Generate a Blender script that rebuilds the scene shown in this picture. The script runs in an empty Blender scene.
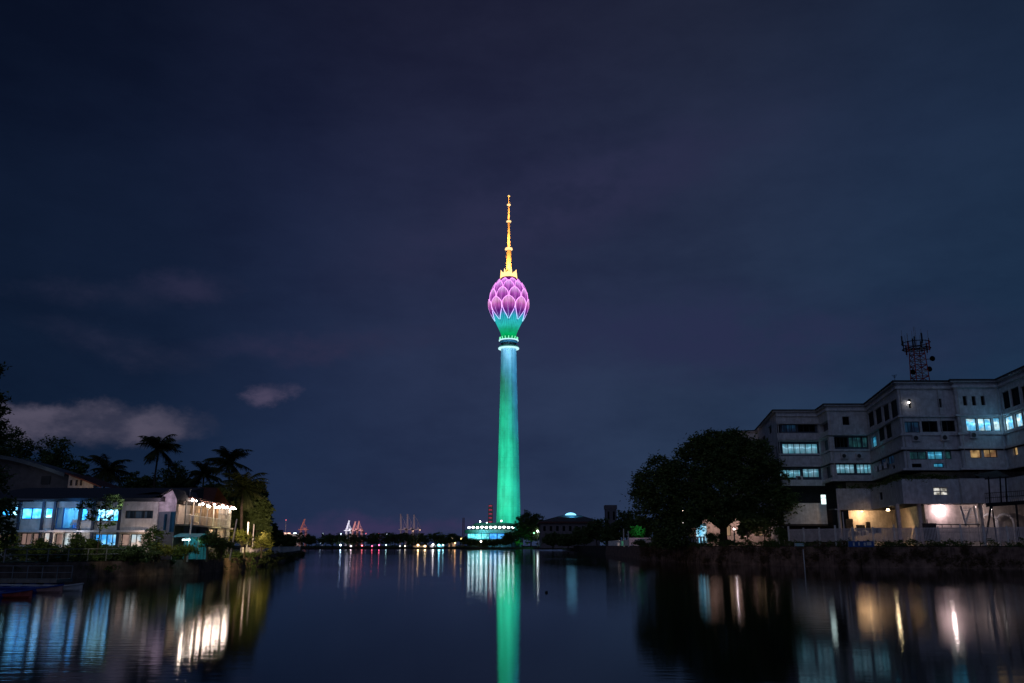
import bpy, math, random
import numpy as np
from math import sin, cos, pi, radians, atan2, sqrt
random.seed(7); rng = np.random.default_rng(11)
scene = bpy.context.scene

# ------------------------------------------------------------------ camera
CAM_H = 2.6; PITCH = radians(13.5); F = 850.0
CP, SP = cos(PITCH), sin(PITCH)
cam_d = bpy.data.cameras.new("camera"); cam = bpy.data.objects.new("camera", cam_d)
scene.collection.objects.link(cam); scene.camera = cam
cam.location = (0, 0, CAM_H); cam.rotation_euler = (radians(90) + PITCH, 0, 0)
cam_d.sensor_width = 36; cam_d.lens = F / 1024 * 36; cam_d.clip_start = 0.1; cam_d.clip_end = 30000

# ------------------------------------------------------------------ colour management
vs = scene.view_settings
vs.view_transform = 'Standard'; vs.look = 'None'; vs.gamma = 1; vs.exposure = 0; vs.use_curve_mapping = False
scene.cycles.use_denoising = True
scene.cycles.max_bounces = 6; scene.cycles.glossy_bounces = 3; scene.cycles.diffuse_bounces = 2
scene.cycles.sample_clamp_indirect = 6.0
scene.cycles.use_light_tree = True

# ------------------------------------------------------------------ world: night sky
world = bpy.data.worlds.new("World"); scene.world = world; world.use_nodes = True
wt = world.node_tree; wt.nodes.clear()
def N(t, typ, **kw):
    n = t.nodes.new(typ)
    for k, v in kw.items(): setattr(n, k, v)
    return n
def setin(t, n, idx, v):
    if isinstance(v, bpy.types.NodeSocket): t.links.new(v, n.inputs[idx])
    else: n.inputs[idx].default_value = v
def mth(t, op, a, b=None, c=None, clamp=False):
    n = N(t, 'ShaderNodeMath', operation=op); n.use_clamp = clamp
    setin(t, n, 0, a)
    if b is not None: setin(t, n, 1, b)
    if c is not None: setin(t, n, 2, c)
    return n.outputs[0]
def mixc(t, f, a, b, mode='MIX'):
    n = N(t, 'ShaderNodeMix', data_type='RGBA', blend_type=mode)
    setin(t, n, 0, f); setin(t, n, 6, a); setin(t, n, 7, b)
    return n.outputs[2]
def ramp(t, f, stops, interp='LINEAR'):
    n = N(t, 'ShaderNodeValToRGB'); n.color_ramp.interpolation = interp
    e = n.color_ramp.elements
    while len(e) < len(stops): e.new(0.5)
    for i, (p, c) in enumerate(stops):
        e[i].position = p; e[i].color = (*c, 1) if len(c) == 3 else c
    setin(t, n, 0, f); return n.outputs[0]
def noise(t, vec, scale, detail=4, rough=0.55, out=0):
    n = N(t, 'ShaderNodeTexNoise'); setin(t, n, 'Vector', vec)
    n.inputs['Scale'].default_value = scale; n.inputs['Detail'].default_value = detail
    n.inputs['Roughness'].default_value = rough
    return n.outputs[out]
def vmul(t, vec, s):
    n = N(t, 'ShaderNodeVectorMath', operation='MULTIPLY'); setin(t, n, 0, vec); n.inputs[1].default_value = s
    return n.outputs[0]
def lin(r, g, b):
    f = lambda c: (c / 255 / 12.92) if c / 255 <= .04045 else ((c / 255 + .055) / 1.055) ** 2.4
    return (f(r), f(g), f(b))

tc = N(wt, 'ShaderNodeTexCoord'); gen = tc.outputs['Generated']
sx = N(wt, 'ShaderNodeSeparateXYZ'); wt.links.new(gen, sx.inputs[0])
dx, dy, dz = sx.outputs
base = ramp(wt, dz, [(0.0, lin(42, 53, 82)), (0.10, lin(40, 52, 80)), (0.28, lin(39, 47, 74)), (0.42, lin(36, 41, 67)), (0.56, lin(31, 34, 56)), (1.0, lin(20, 22, 34))])
# the city glows more on the right (east) than on the left
hz = mth(wt, 'MULTIPLY_ADD', dx, 1.0, 0.5, clamp=True)
tint = ramp(wt, hz, [(0.0, (.22, .36, .42)), (0.12, (.30, .45, .52)), (0.25, (.55, .66, .75)), (0.38, (.88, .90, .94)), (0.5, (1.01, 1.01, 1.02)), (0.72, (.98, 1.13, 1.04)), (0.9, (.72, 1.08, 1.02)), (1.0, (.6, 1.0, .95))])
base = mixc(wt, 1.0, base, tint, 'MULTIPLY')
sv = vmul(wt, gen, (1.0, 1.0, 2.4))
n1 = noise(wt, sv, 2.9, 9, 0.62)
veil = ramp(wt, n1, [(0.34, (.76, .77, .82)), (0.50, (1.0, 1.0, 1.0)), (0.66, (1.20, 1.18, 1.15))])
base = mixc(wt, 1.0, base, veil, 'MULTIPLY')
def skydir(px, py):
    u = px - 512; v = 341.5 - py
    x, y, z = u, F * CP - v * SP, F * SP + v * CP
    l = sqrt(x * x + y * y + z * z); return (x / l, y / l, z / l)
wn = noise(wt, vmul(wt, gen, (1, 1, 1.6)), 11.0, 9, 0.68, 1)
n2_ = noise(wt, vmul(wt, gen, (1, 1, 1.9)), 14.0, 8, 0.6)
pm_ = N(wt, 'ShaderNodeMapRange', interpolation_type='SMOOTHSTEP'); wt.links.new(n2_, pm_.inputs[0]); pm_.inputs[1].default_value = .34; pm_.inputs[2].default_value = .62; pm_.inputs[3].default_value = .35
puff = pm_.outputs[0]
def cloud_or_glow(prev, px, py, ra, rb, col, lo, hi, tilt=0.0):
    d0 = skydir(px, py)
    s = N(wt, 'ShaderNodeVectorMath', operation='SUBTRACT'); wt.links.new(gen, s.inputs[0]); s.inputs[1].default_value = d0
    w = N(wt, 'ShaderNodeVectorMath', operation='MULTIPLY_ADD'); wt.links.new(wn, w.inputs[0]); w.inputs[1].default_value = (.11, .07, .055)
    wt.links.new(s.outputs[0], w.inputs[2])
    sp_ = N(wt, 'ShaderNodeSeparateXYZ'); wt.links.new(w.outputs[0], sp_.inputs[0])
    zz = mth(wt, 'MULTIPLY_ADD', sp_.outputs[0], -tilt, sp_.outputs[2])
    a = mth(wt, 'POWER', mth(wt, 'ABSOLUTE', mth(wt, 'DIVIDE', mth(wt, 'SUBTRACT', sp_.outputs[0], .055), ra)), 2.0)
    b = mth(wt, 'POWER', mth(wt, 'ABSOLUTE', mth(wt, 'DIVIDE', mth(wt, 'SUBTRACT', zz, .0275), rb)), 2.0)
    r = mth(wt, 'SQRT', mth(wt, 'ADD', a, b))
    m = N(wt, 'ShaderNodeMapRange', interpolation_type='SMOOTHSTEP'); wt.links.new(r, m.inputs[0])
    m.inputs[1].default_value = hi; m.inputs[2].default_value = lo
    m.inputs[3].default_value = 0; m.inputs[4].default_value = 1
    front = mth(wt, 'GREATER_THAN', dy, 0.0)
    f = mth(wt, 'MULTIPLY', mth(wt, 'MULTIPLY', m.outputs[0], front), puff)
    return mixc(wt, f, prev, (*col, 1))
base = cloud_or_glow(base, 80, 426, .115, .024, lin(80, 76, 94), .45, 1.15, .03)
base = cloud_or_glow(base, 272, 407, .024, .012, lin(76, 70, 94), .2, 1.5, .25)
base = cloud_or_glow(base, 185, 292, .045, .016, lin(38, 41, 66), .1, 1.5, .10)
base = cloud_or_glow(base, 85, 296, .05, .014, lin(31, 37, 60), .1, 1.5, .05)
base = cloud_or_glow(base, 125, 340, .07, .016, lin(33, 39, 62), .1, 1.5, -.15)
base = cloud_or_glow(base, 330, 350, .12, .016, lin(44, 45, 72), .1, 1.5, .10)
base = cloud_or_glow(base, 560, 220, .2, .05, lin(42, 45, 73), .1, 1.6, .30)
base = cloud_or_glow(base, 690, 330, .25, .05, lin(40, 46, 76), .1, 1.6, -.1)
base = cloud_or_glow(base, 380, 528, .16, .012, lin(56, 50, 84), .1, 1.5, 0)  # city glow along the horizon, painted as a soft sky patch
# below the horizon the world is dark
low = N(wt, 'ShaderNodeMapRange'); wt.links.new(dz, low.inputs[0]); low.inputs[1].default_value = -.05; low.inputs[2].default_value = 0.0
base = mixc(wt, low.outputs[0], (.004, .005, .009, 1), base)
bg = N(wt, 'ShaderNodeBackground'); wt.links.new(base, bg.inputs[0]); bg.inputs[1].default_value = 1.0
wo = N(wt, 'ShaderNodeOutputWorld'); wt.links.new(bg.outputs[0], wo.inputs[0])

# dim, very soft light of the city behind the camera (night: far weaker than a daylight sun)
sd = bpy.data.lights.new("city_glow", 'SUN'); sd.energy = 0.135; sd.angle = radians(40); sd.color = (.55, .64, 1.0)
so = bpy.data.objects.new("city_glow", sd); scene.collection.objects.link(so)
so.rotation_euler = (radians(62), 0, radians(-28))

# ------------------------------------------------------------------ projection helpers (photo pixel + distance -> world point)
def P(px, py, Y):
    u = px - 512; v = 341.5 - py
    yc = F * CP - v * SP; zc = F * SP + v * CP
    return (u * Y / yc, Y, CAM_H + zc * Y / yc)
def XH(px, Y): return (px - 512) / 874.0 * Y
def Zp(py, Y): return P(512, py, Y)[2]
def hit(px, py, A, B):
    u = px - 512; v = 341.5 - py
    r = (u, F * CP - v * SP, F * SP + v * CP)
    ex, ey = B[0] - A[0], B[1] - A[1]; L = sqrt(ex * ex + ey * ey)
    # A + s*e = k*r  (xy)
    det = ex * (-r[1]) + r[0] * ey
    s = (-A[0] * (-r[1]) + (-A[1]) * r[0] * 1.0)
    s = ((-A[0]) * (-r[1]) - (-r[0]) * (-A[1])) / det
    k = (A[0] + s * ex) / r[0] if abs(r[0]) > abs(r[1]) * .01 else (A[1] + s * ey) / r[1]
    return s * L, CAM_H + k * r[2]

# ------------------------------------------------------------------ materials
MATS = {}
def mat(name, col, rough=.8, metal=0.0, var=.25, scale=1.5, bump=0.0, stain=None, spec=.3):
    if name in MATS: return MATS[name]
    m = bpy.data.materials.new(name); m.use_nodes = True; t = m.node_tree
    b = t.nodes['Principled BSDF']; tc = N(t, 'ShaderNodeTexCoord'); o = tc.outputs['Object']
    n = noise(t, o, scale, 6, .6)
    lo = tuple(c * (1 - var) for c in col); hi = tuple(min(1, c * (1 + var)) for c in col)
    c = ramp(t, n, [(.3, lo), (.7, hi)])
    if stain:
        s = noise(t, vmul(t, o, (1.4, 1.4, .18)), 2.2, 6, .65)
        f = ramp(t, s, [(.5, (0, 0, 0)), (.72, (.75, .75, .75))])
        c = mixc(t, f, c, (*stain, 1))
    t.links.new(c, b.inputs['Base Color'])
    b.inputs['Roughness'].default_value = rough; b.inputs['Metallic'].default_value = metal
    b.inputs['Specular IOR Level'].default_value = spec
    if bump:
        bp = N(t, 'ShaderNodeBump'); bp.inputs['Strength'].default_value = bump; bp.inputs['Distance'].default_value = .05
        t.links.new(noise(t, o, scale * 6, 6, .7), bp.inputs['Height']); t.links.new(bp.outputs[0], b.inputs['Normal'])
    MATS[name] = m; return m
def emis(name, col, strength, col2=None, folds=0.0, blotch=0.0, scale=.6, tubes=False):
    """something that gives off light: a lamp, or a lit window with curtain folds / furniture behind it"""
    if name in MATS: return MATS[name]
    m = bpy.data.materials.new(name); m.use_nodes = True; t = m.node_tree; t.nodes.clear()
    tc = N(t, 'ShaderNodeTexCoord'); o = tc.outputs['Object']
    e = N(t, 'ShaderNodeEmission'); c = None
    if folds or blotch:
        f = None
        if folds:
            a = noise(t, vmul(t, o, (1, 1, .04)), 3.2, 3, .7)
            f = ramp(t, a, [(.36, (1 - folds,) * 3), (.60, (1, 1, 1))])
        if blotch:
            b = noise(t, o, scale, 3, .6)
            g = ramp(t, b, [(.40, (1 - blotch,) * 3), (.56, (1, 1, 1))])
            f = mixc(t, 1.0, f, g, 'MULTIPLY') if f else g
        k = noise(t, o, .9, 2, .5)
        cc = ramp(t, k, [(.42, col), (.58, col2 or col)])
        if tubes:           # ceiling tubes painted as a brighter band in the pane glow
            sz = N(t, 'ShaderNodeSeparateXYZ'); t.links.new(tc.outputs['Generated'], sz.inputs[0])
            jit = mth(t, 'MULTIPLY_ADD', noise(t, vmul(t, o, (1, 1, 0)), 1.1, 2, .5), .5, sz.outputs[2])
            g2 = ramp(t, mth(t, 'SUBTRACT', jit, .25), [(0.0, (.55,) * 3), (.25, (.8,) * 3), (.50, (1, 1, 1)), (.60, (1.9,) * 3), (.70, (1, 1, 1)), (1.0, (.6,) * 3)])
            f = mixc(t, 1.0, f, g2, 'MULTIPLY')
        c = mixc(t, 1.0, cc, f, 'MULTIPLY')
    if c: t.links.new(c, e.inputs[0])
    else: e.inputs[0].default_value = (*col, 1)
    e.inputs[1].default_value = strength
    out = N(t, 'ShaderNodeOutputMaterial'); t.links.new(e.outputs[0], out.inputs[0])
    MATS[name] = m; return m
def foliage(name, a, b):
    if name in MATS: return MATS[name]
    m = bpy.data.materials.new(name); m.use_nodes = True; t = m.node_tree
    bs = t.nodes['Principled BSDF']; tc = N(t, 'ShaderNodeTexCoord')
    n = noise(t, tc.outputs['Object'], 1.3, 5, .7)
    t.links.new(ramp(t, n, [(.3, a), (.7, b)]), bs.inputs['Base Color'])
    bs.inputs['Roughness'].default_value = .6; bs.inputs['Specular IOR Level'].default_value = .2
    MATS[name] = m; return m

M_WHITE = mat('painted_concrete', (.58, .60, .64), .85, stain=(.36, .37, .41), bump=.3)
M_CREAM = mat('cream_render', (.56, .54, .51), .85, stain=(.34, .31, .28), bump=.3)
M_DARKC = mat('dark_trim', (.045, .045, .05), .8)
M_ROOFG = mat('roof_sheet_grey', (.06, .065, .075), .6, scale=3)
M_ROOFR = mat('roof_tile_red', (.11, .045, .04), .8, scale=3)
M_FRAME = mat('window_frame', (.05, .055, .06), .5)
M_FRAMEW = mat('window_frame_white', (.55, .55, .55), .5)
M_STEEL = mat('galvanised_steel', (.36, .36, .37), .5, .5)
M_BLACK = mat('black_steel', (.02, .02, .022), .5, .3)
M_REDST = mat('red_steel', (.36, .05, .04), .6)
M_CONC = mat('concrete', (.24, .22, .20), .9, stain=(.09, .08, .07), bump=.5)
M_BANK = mat('bank_soil', (.055, .045, .035), .95, scale=.6, bump=.8)
M_GRASS = mat('ground_grass', (.04, .055, .025), .95, scale=.5, bump=.8)
M_STONE = mat('wall_stone', (.24, .15, .115), .95, var=.55, scale=1.1, stain=(.05, .035, .03), bump=1.0)
M_BARK = mat('bark', (.09, .07, .055), .95, bump=.7)
M_FENCE = mat('fence_paint', (.72, .62, .60), .6)
M_FENCE2 = mat('white_concrete_fence', (.80, .76, .72), .8, stain=(.45, .42, .4))
M_LEAFD = foliage('leaves_dark', (.045, .075, .022), (.11, .16, .05))
M_LEAFM = foliage('leaves_mid', (.06, .10, .02), (.13, .18, .05))
M_LEAFY = foliage('leaves_yellow', (.13, .15, .03), (.24, .24, .06))
M_PALM = foliage('palm_leaves', (.035, .05, .018), (.08, .095, .035))
def glass(name, col=(.01, .015, .02)):
    m = bpy.data.materials.new(name); m.use_nodes = True; b = m.node_tree.nodes['Principled BSDF']
    b.inputs['Base Color'].default_value = (*col, 1); b.inputs['Roughness'].default_value = .45; b.inputs['Specular IOR Level'].default_value = .04
    t = m.node_tree; tc = N(t, 'ShaderNodeTexCoord')
    n = noise(t, vmul(t, tc.outputs['Object'], (1, 1, .05)), 3.0, 3, .6)
    t.links.new(ramp(t, n, [(.4, tuple(c * .5 for c in col)), (.6, tuple(c * 2.5 for c in col))]), b.inputs['Base Color'])
    return m
M_GLASS = glass('dark_glass', (.004, .006, .008))

# ------------------------------------------------------------------ mesh builder
ORG = {}
class MB:
    def __init__(s): s.v = []; s.f = []; s.m = []; s.mats = []
    def mi(s, m):
        if m not in s.mats: s.mats.append(m)
        return s.mats.index(m)
    def face(s, idx, m): s.f.append(idx); s.m.append(s.mi(m))
    def poly(s, pts, m):
        b = len(s.v); s.v += [tuple(p) for p in pts]; s.face(tuple(range(b, b + len(pts))), m)
    def obox(s, c, ax, ay, az, m):
        """box from centre and three half-axis vectors"""
        b = len(s.v)
        for i in (-1, 1):
            for j in (-1, 1):
                for k in (-1, 1):
                    s.v.append(tuple(c[q] + i * ax[q] + j * ay[q] + k * az[q] for q in range(3)))
        for f in ((0, 1, 3, 2), (4, 6, 7, 5), (0, 4, 5, 1), (2, 3, 7, 6), (0, 2, 6, 4), (1, 5, 7, 3)):
            s.face(tuple(b + q for q in f), m)
    def box(s, x0, x1, y0, y1, z0, z1, m):
        s.obox(((x0 + x1) / 2, (y0 + y1) / 2, (z0 + z1) / 2), ((x1 - x0) / 2, 0, 0), (0, (y1 - y0) / 2, 0), (0, 0, (z1 - z0) / 2), m)
    def rbox(s, cx, cy, z0, z1, hx, hy, ang, m):
        c, n = cos(ang), sin(ang)
        s.obox((cx, cy, (z0 + z1) / 2), (hx * c, hx * n, 0), (-hy * n, hy * c, 0), (0, 0, (z1 - z0) / 2), m)
    def tube(s, pts, rad, m, n=6, cap=True):
        pts = [np.array(p, float) for p in pts]
        if not hasattr(rad, '__len__'): rad = [rad] * len(pts)
        b = len(s.v)
        for i, p in enumerate(pts):
            d = pts[min(i + 1, len(pts) - 1)] - pts[max(i - 1, 0)]; d = d / (np.linalg.norm(d) + 1e-9)
            up = np.array((0, 0, 1.)) if abs(d[2]) < .9 else np.array((1., 0, 0))
            a = np.cross(d, up); a /= np.linalg.norm(a); c = np.cross(d, a)
            for k in range(n):
                t = 2 * pi * k / n; q = p + rad[i] * (cos(t) * a + sin(t) * c); s.v.append(tuple(q))
        for i in range(len(pts) - 1):
            for k in range(n):
                k2 = (k + 1) % n
                s.face((b + i * n + k, b + i * n + k2, b + (i + 1) * n + k2, b + (i + 1) * n + k), m)
        if cap:
            s.face(tuple(b + k for k in range(n))[::-1], m)
            s.face(tuple(b + (len(pts) - 1) * n + k for k in range(n)), m)
    def lathe(s, cx, cy, prof, m, n=32, a0=0, a1=2 * pi):
        b = len(s.v); full = abs(a1 - a0 - 2 * pi) < 1e-6; nn = n if full else n + 1
        for (r, z) in prof:
            for k in range(nn):
                t = a0 + (a1 - a0) * k / n; s.v.append((cx + r * cos(t), cy + r * sin(t), z))
        for i in range(len(prof) - 1):
            for k in range(n):
                k2 = (k + 1) % nn
                s.face((b + i * nn + k, b + i * nn + k2, b + (i + 1) * nn + k2, b + (i + 1) * nn + k), m)
    def prism(s, poly, z0, z1, m, top=None):
        b = len(s.v); n = len(poly)
        s.v += [(x, y, z0) for x, y in poly] + [(x, y, z1) for x, y in poly]
        for i in range(n):
            j = (i + 1) % n; s.face((b + i, b + j, b + n + j, b + n + i), m)
        s.face(tuple(range(b + n, b + 2 * n)), top or m); s.face(tuple(range(b + n - 1, b - 1, -1)), m)
    def build(s, name, parent=None, smooth=False, org=None):
        v = np.array(s.v, float)
        if parent is not None: o0 = ORG[parent.name]
        elif org is not None: o0 = np.array(org, float)
        else:
            mn, mx = v.min(0), v.max(0); o0 = np.array(((mn[0] + mx[0]) / 2, (mn[1] + mx[1]) / 2, mn[2]))
        me = bpy.data.meshes.new(name); me.from_pydata([tuple(p) for p in v - o0], [], s.f)
        for m in s.mats: me.materials.append(m)
        me.polygons.foreach_set('material_index', s.m)
        if smooth: me.polygons.foreach_set('use_smooth', [True] * len(s.f))
        me.update()
        ob = bpy.data.objects.new(name, me); scene.collection.objects.link(ob)
        if parent is not None: ob.parent = parent
        else: ob.location = tuple(o0)
        ORG[ob.name] = o0
        return ob
def tag(o, label=None, cat=None, group=None, kind=None):
    if label: o['label'] = label
    if cat: o['category'] = cat
    if group: o['group'] = group
    if kind: o['kind'] = kind
    return o
def thing(name, loc, label, cat, group=None):
    o = bpy.data.objects.new(name, None); scene.collection.objects.link(o)
    o.location = loc; o.empty_display_size = .3; ORG[o.name] = np.array(loc, float)
    return tag(o, label, cat, group)
def dup(o, loc=None, rz=None, label=None, parent=None, group=None):
    kids = list(o.children); c = o.copy(); scene.collection.objects.link(c); c.parent = parent
    if loc is not None: c.location = loc
    if rz is not None: c.rotation_euler = (0, 0, rz)
    if label: c['label'] = label
    if group: c['group'] = group
    for k in kids: dup(k, parent=c)
    ORG[c.name] = np.array(c.location)
    return c
def light(name, typ, loc, energy, col, target=None, size=.1, spot=60, blend=.6, parent=None):
    if typ == 'POINT':      # turned into wide spots aimed inland, keeping lamp discs out of water reflections
        typ = 'SPOT'; spot = 164; blend = .35
        if target is None: target = (loc[0], loc[1] + 10, loc[2] - 1.0)
    d = bpy.data.lights.new(name, typ); d.energy = energy; d.color = col
    if typ != 'AREA': d.shadow_soft_size = size
    if typ == 'AREA': d.size = size
    if typ == 'SPOT': d.spot_size = radians(spot); d.spot_blend = blend
    o = bpy.data.objects.new(name, d); scene.collection.objects.link(o); o.location = loc
    if target is not None:
        from mathutils import Vector
        o.rotation_euler = (Vector(target) - Vector(loc)).to_track_quat('-Z', 'Y').to_euler()
    return o

# ------------------------------------------------------------------ ground, water, banks
mb = MB(); mb.poly([(-9000, -300, -3), (9000, -300, -3), (9000, 14000, -3), (-9000, 14000, -3)], M_BANK)
tag(mb.build('ground'), kind='structure')

mw = bpy.data.materials.new('lake_water'); mw.use_nodes = True; t = mw.node_tree
t.nodes.clear(); tcw = N(t, 'ShaderNodeTexCoord'); ow = tcw.outputs['Object']
big = noise(t, vmul(t, ow, (1.0, .45, 1)), .035, 3, .5)
w1 = noise(t, vmul(t, ow, (.55, 1.5, 1)), 1.6, 3, .55)
w2 = noise(t, vmul(t, ow, (.6, 1.4, 1)), 7.0, 2, .5)
hsum = mth(t, 'MULTIPLY_ADD', w2, .16, w1)
bp = N(t, 'ShaderNodeBump'); bp.inputs['Distance'].default_value = .012
t.links.new(ramp(t, big, [(.42, (.20,) * 3), (.60, (.85,) * 3)]), bp.inputs['Strength'])
t.links.new(hsum, bp.inputs['Height'])
gl = N(t, 'ShaderNodeBsdfGlossy', distribution='BECKMANN'); gl.inputs['Color'].default_value = (.93, .95, .97, 1)
t.links.new(ramp(t, big, [(.38, (.075,) * 3), (.62, (.105,) * 3)]), gl.inputs['Roughness']); t.links.new(bp.outputs[0], gl.inputs['Normal'])
df = N(t, 'ShaderNodeBsdfDiffuse'); df.inputs['Color'].default_value = (.006, .009, .012, 1)
fr = N(t, 'ShaderNodeFresnel'); fr.inputs['IOR'].default_value = 1.31; t.links.new(bp.outputs[0], fr.inputs['Normal'])
mx = N(t, 'ShaderNodeMixShader'); t.links.new(fr.outputs[0], mx.inputs[0]); t.links.new(df.outputs[0], mx.inputs[1]); t.links.new(gl.outputs[0], mx.inputs[2])
ou = N(t, 'ShaderNodeOutputMaterial'); t.links.new(mx.outputs[0], ou.inputs[0])
mb = MB(); mb.poly([(-3000, -200, 0), (3000, -200, 0), (3000, 1400, 0), (-3000, 1400, 0)], mw)
tag(mb.build('water', org=(0, 0, 0)), kind='structure')

RB = [(120, 84), (62, 98), (XH(860, 106), 106), (XH(780, 116), 116), (XH(700, 130), 130), (XH(640, 170), 170),
      (XH(606, 260), 260), (XH(582, 400), 400), (XH(562, 660), 660)]
RBZ = 2.55
mb = MB(); mb.prism(RB + [(600, 700), (600, 84)], -2.9, RBZ, M_BANK, M_GRASS)
tag(mb.build('east_bank'), kind='structure')
LB = [(-200, 40), (-62, 52), (XH(0, 66), 66), (XH(100, 73), 73), (XH(200, 84), 84), (XH(246, 100), 100), (XH(270, 125), 125),
      (XH(290, 165), 165), (XH(303, 227), 227), (-95, 260), (-700, 330)]
LBZ = 1.35
mb = MB(); mb.prism(LB + [(-700, 40)], -2.9, LBZ, M_BANK, M_GRASS)
tag(mb.build('west_bank'), kind='structure')
far_edge = [(-800, 560), (-300, 600), (-170, 640), (-80, 690), (0, 700), (30, 668), (300, 660), (1200, 700)]
mb = MB(); mb.prism(far_edge + [(4000, 900), (4000, 9000), (-4000, 9000), (-4000, 700)], -2.9, 1.3, M_BANK, M_GRASS)
tag(mb.build('far_shore'), kind='structure')

# ------------------------------------------------------------------ vegetation makers
def leaves(name, blobs, n, size, m, parent=None, clump=.9, per=26, droop=0, org=None, flat=.5):
    """leaf-sized faces gathered in twig clumps through uneven lobes; blobs = (x,y,z,rx,ry,rz)"""
    w = np.array([b[3] * b[4] * b[5] for b in blobs]) ** .7; w /= w.sum()
    nc = max(1, n // per); ci = rng.choice(len(blobs), nc, p=w); B = np.array(blobs)[ci]
    d = rng.normal(size=(nc, 3)); d /= np.linalg.norm(d, axis=1)[:, None]
    r = rng.uniform(.25, 1.08, nc) ** .45
    C = B[:, :3] + d * r[:, None] * B[:, 3:6]
    cs = clump * rng.uniform(.5, 1.4, nc)
    idx = np.repeat(np.arange(nc), per); k = len(idx)
    off = rng.normal(size=(k, 3)) * (cs[idx] * .42)[:, None] * np.array((1, 1, .6))
    off[:, 2] -= droop * np.abs(rng.normal(size=k))
    c = C[idx] + off
    a = rng.normal(size=(k, 3)); a[:, 2] *= flat; a /= np.linalg.norm(a, axis=1)[:, None]
    bb = rng.normal(size=(k, 3)); bb -= (bb * a).sum(1)[:, None] * a; bb /= np.linalg.norm(bb, axis=1)[:, None]
    s = size * rng.uniform(.6, 1.4, k)[:, None]
    V = np.empty((k, 4, 3)); V[:, 0] = c - a * s; V[:, 1] = c - bb * s * .42; V[:, 2] = c + a * s; V[:, 3] = c + bb * s * .42
    V = V.reshape(-1, 3)
    if parent is not None: o0 = ORG[parent.name]
    else: o0 = np.array(org if org is not None else (V[:, 0].mean(), V[:, 1].mean(), V[:, 2].min()))
    me = bpy.data.meshes.new(name); me.vertices.add(k * 4); me.loops.add(k * 4); me.polygons.add(k)
    me.vertices.foreach_set('co', (V - o0).astype(np.float32).ravel())
    me.loops.foreach_set('vertex_index', np.arange(k * 4, dtype=np.int32))
    me.polygons.foreach_set('loop_start', np.arange(0, k * 4, 4, dtype=np.int32))
    me.update(calc_edges=True); me.materials.append(m)
    ob = bpy.data.objects.new(name, me); scene.collection.objects.link(ob)
    if parent is not None: ob.parent = parent
    else: ob.location = tuple(o0)
    ORG[ob.name] = o0
    return ob
def lobes(cx, cy, cz, rx, ry, rz, n, s=.42):
    out = []
    for i in range(n):
        th = random.uniform(0, 2 * pi); ph = random.uniform(-.55, 1.0); q = sqrt(max(0, 1 - ph * ph))
        k = random.uniform(.45, .8); f = random.uniform(.75, 1.3) * s
        out.append((cx + cos(th) * q * rx * k, cy + sin(th) * q * ry * k, cz + ph * rz * k, rx * f, ry * f, rz * f * .9))
    return out
def trunk(root, base, top, r, cr, n=7):
    mb = MB(); b = np.array(base, float); tp = np.array(top, float); mid = (b + tp) / 2 + np.array((random.uniform(-.06, .06), 0, 0)) * (tp[2] - b[2])
    mb.tube([b - (0, 0, .2), b + (tp - b) * .12, mid, tp], [r * 1.5, r * 1.05, r * .85, r * .6], M_BARK, 8)
    for i in range(n):
        th = 2 * pi * i / n + random.uniform(-.3, .3); s0 = b + (tp - b) * random.uniform(.55, .95)
        e = s0 + np.array((cos(th) * cr * .7, sin(th) * cr * .7, cr * random.uniform(.25, .7)))
        m_ = (s0 + e) / 2 + np.array((0, 0, cr * .12))
        mb.tube([s0, m_, e], [r * .5, r * .32, r * .12], M_BARK, 5)
    return mb.build('trunk', root)
def tree(base, top_z, rx, label, n=6000, leaf=.3, m=None, ry=None, cz=None, rz=None, nl=14, group=None, name='tree', tr=.3, clump=1.0, cat='tree'):
    x, y, z = base; ry = ry or rx; rz = rz or (top_z - z) * .42; cz = cz or top_z - rz
    root = thing(name, base, label, cat, group)
    trunk(root, base, (x, y, cz), tr, rx)
    leaves('crown', lobes(x, y, cz, rx, ry, rz, nl), n, leaf, m or M_LEAFD, root, clump=clump)
    return root
def palm(base, top, R, label, nf=18, seed=0, group='coconut palms behind the houses'):
    r_ = random.Random(seed); root = thing('palm_tree', base, label, 'palm', group)
    b = np.array(base, float); tp = np.array(top, float); mb = MB()
    bend = np.array((r_.uniform(-.05, .05), 0, 0)) * (tp[2] - b[2])
    mb.tube([b - (0, 0, .2), b + (tp - b) * .3 + bend, b + (tp - b) * .7 + bend, tp], [.28, .2, .17, .14], M_BARK, 7)
    mb.build('trunk', root)
    mb = MB()
    for i in range(nf):
        th = 2 * pi * i / nf * 1.0 + r_.uniform(-.2, .2); el = r_.uniform(-.8, 1.45); L = R * r_.uniform(.85, 1.15)
        d = np.array((cos(th), sin(th), 0)); pts = []; sg = 9; ang = el; p = tp.copy()
        for k in range(sg + 1):
            pts.append(p.copy()); p = p + (d * cos(ang) + np.array((0, 0, sin(ang)))) * L / sg; ang -= (.05 + .10 * max(0, el)) * (.7 + k * .14) 
        mb.tube(pts, [.05 * (1 - k / (sg + 1)) + .01 for k in range(sg + 1)], M_PALM, 4, cap=False)
        side = np.array((-d[1], d[0], 0))
        for k in range(1, sg * 4):
            u = k / (sg * 4); q = pts[int(u * sg)] + (pts[min(sg, int(u * sg) + 1)] - pts[int(u * sg)]) * (u * sg % 1)
            ll = R * .34 * sin(pi * min(1, u * .85 + .18)) * r_.uniform(.8, 1.1); along = (pts[min(sg, int(u * sg) + 1)] - pts[int(u * sg)]); along /= np.linalg.norm(along)
            for sgn in (-1, 1):
                e = q + (side * sgn * .75 + along * .5 + np.array((0, 0, r_.uniform(-.9, -.2)))) * ll
                w = along * .05 * R / 2.4
                mb.poly([q - w, q + w, e], M_PALM)
    mb.build('crown', root)
    return root

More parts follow.
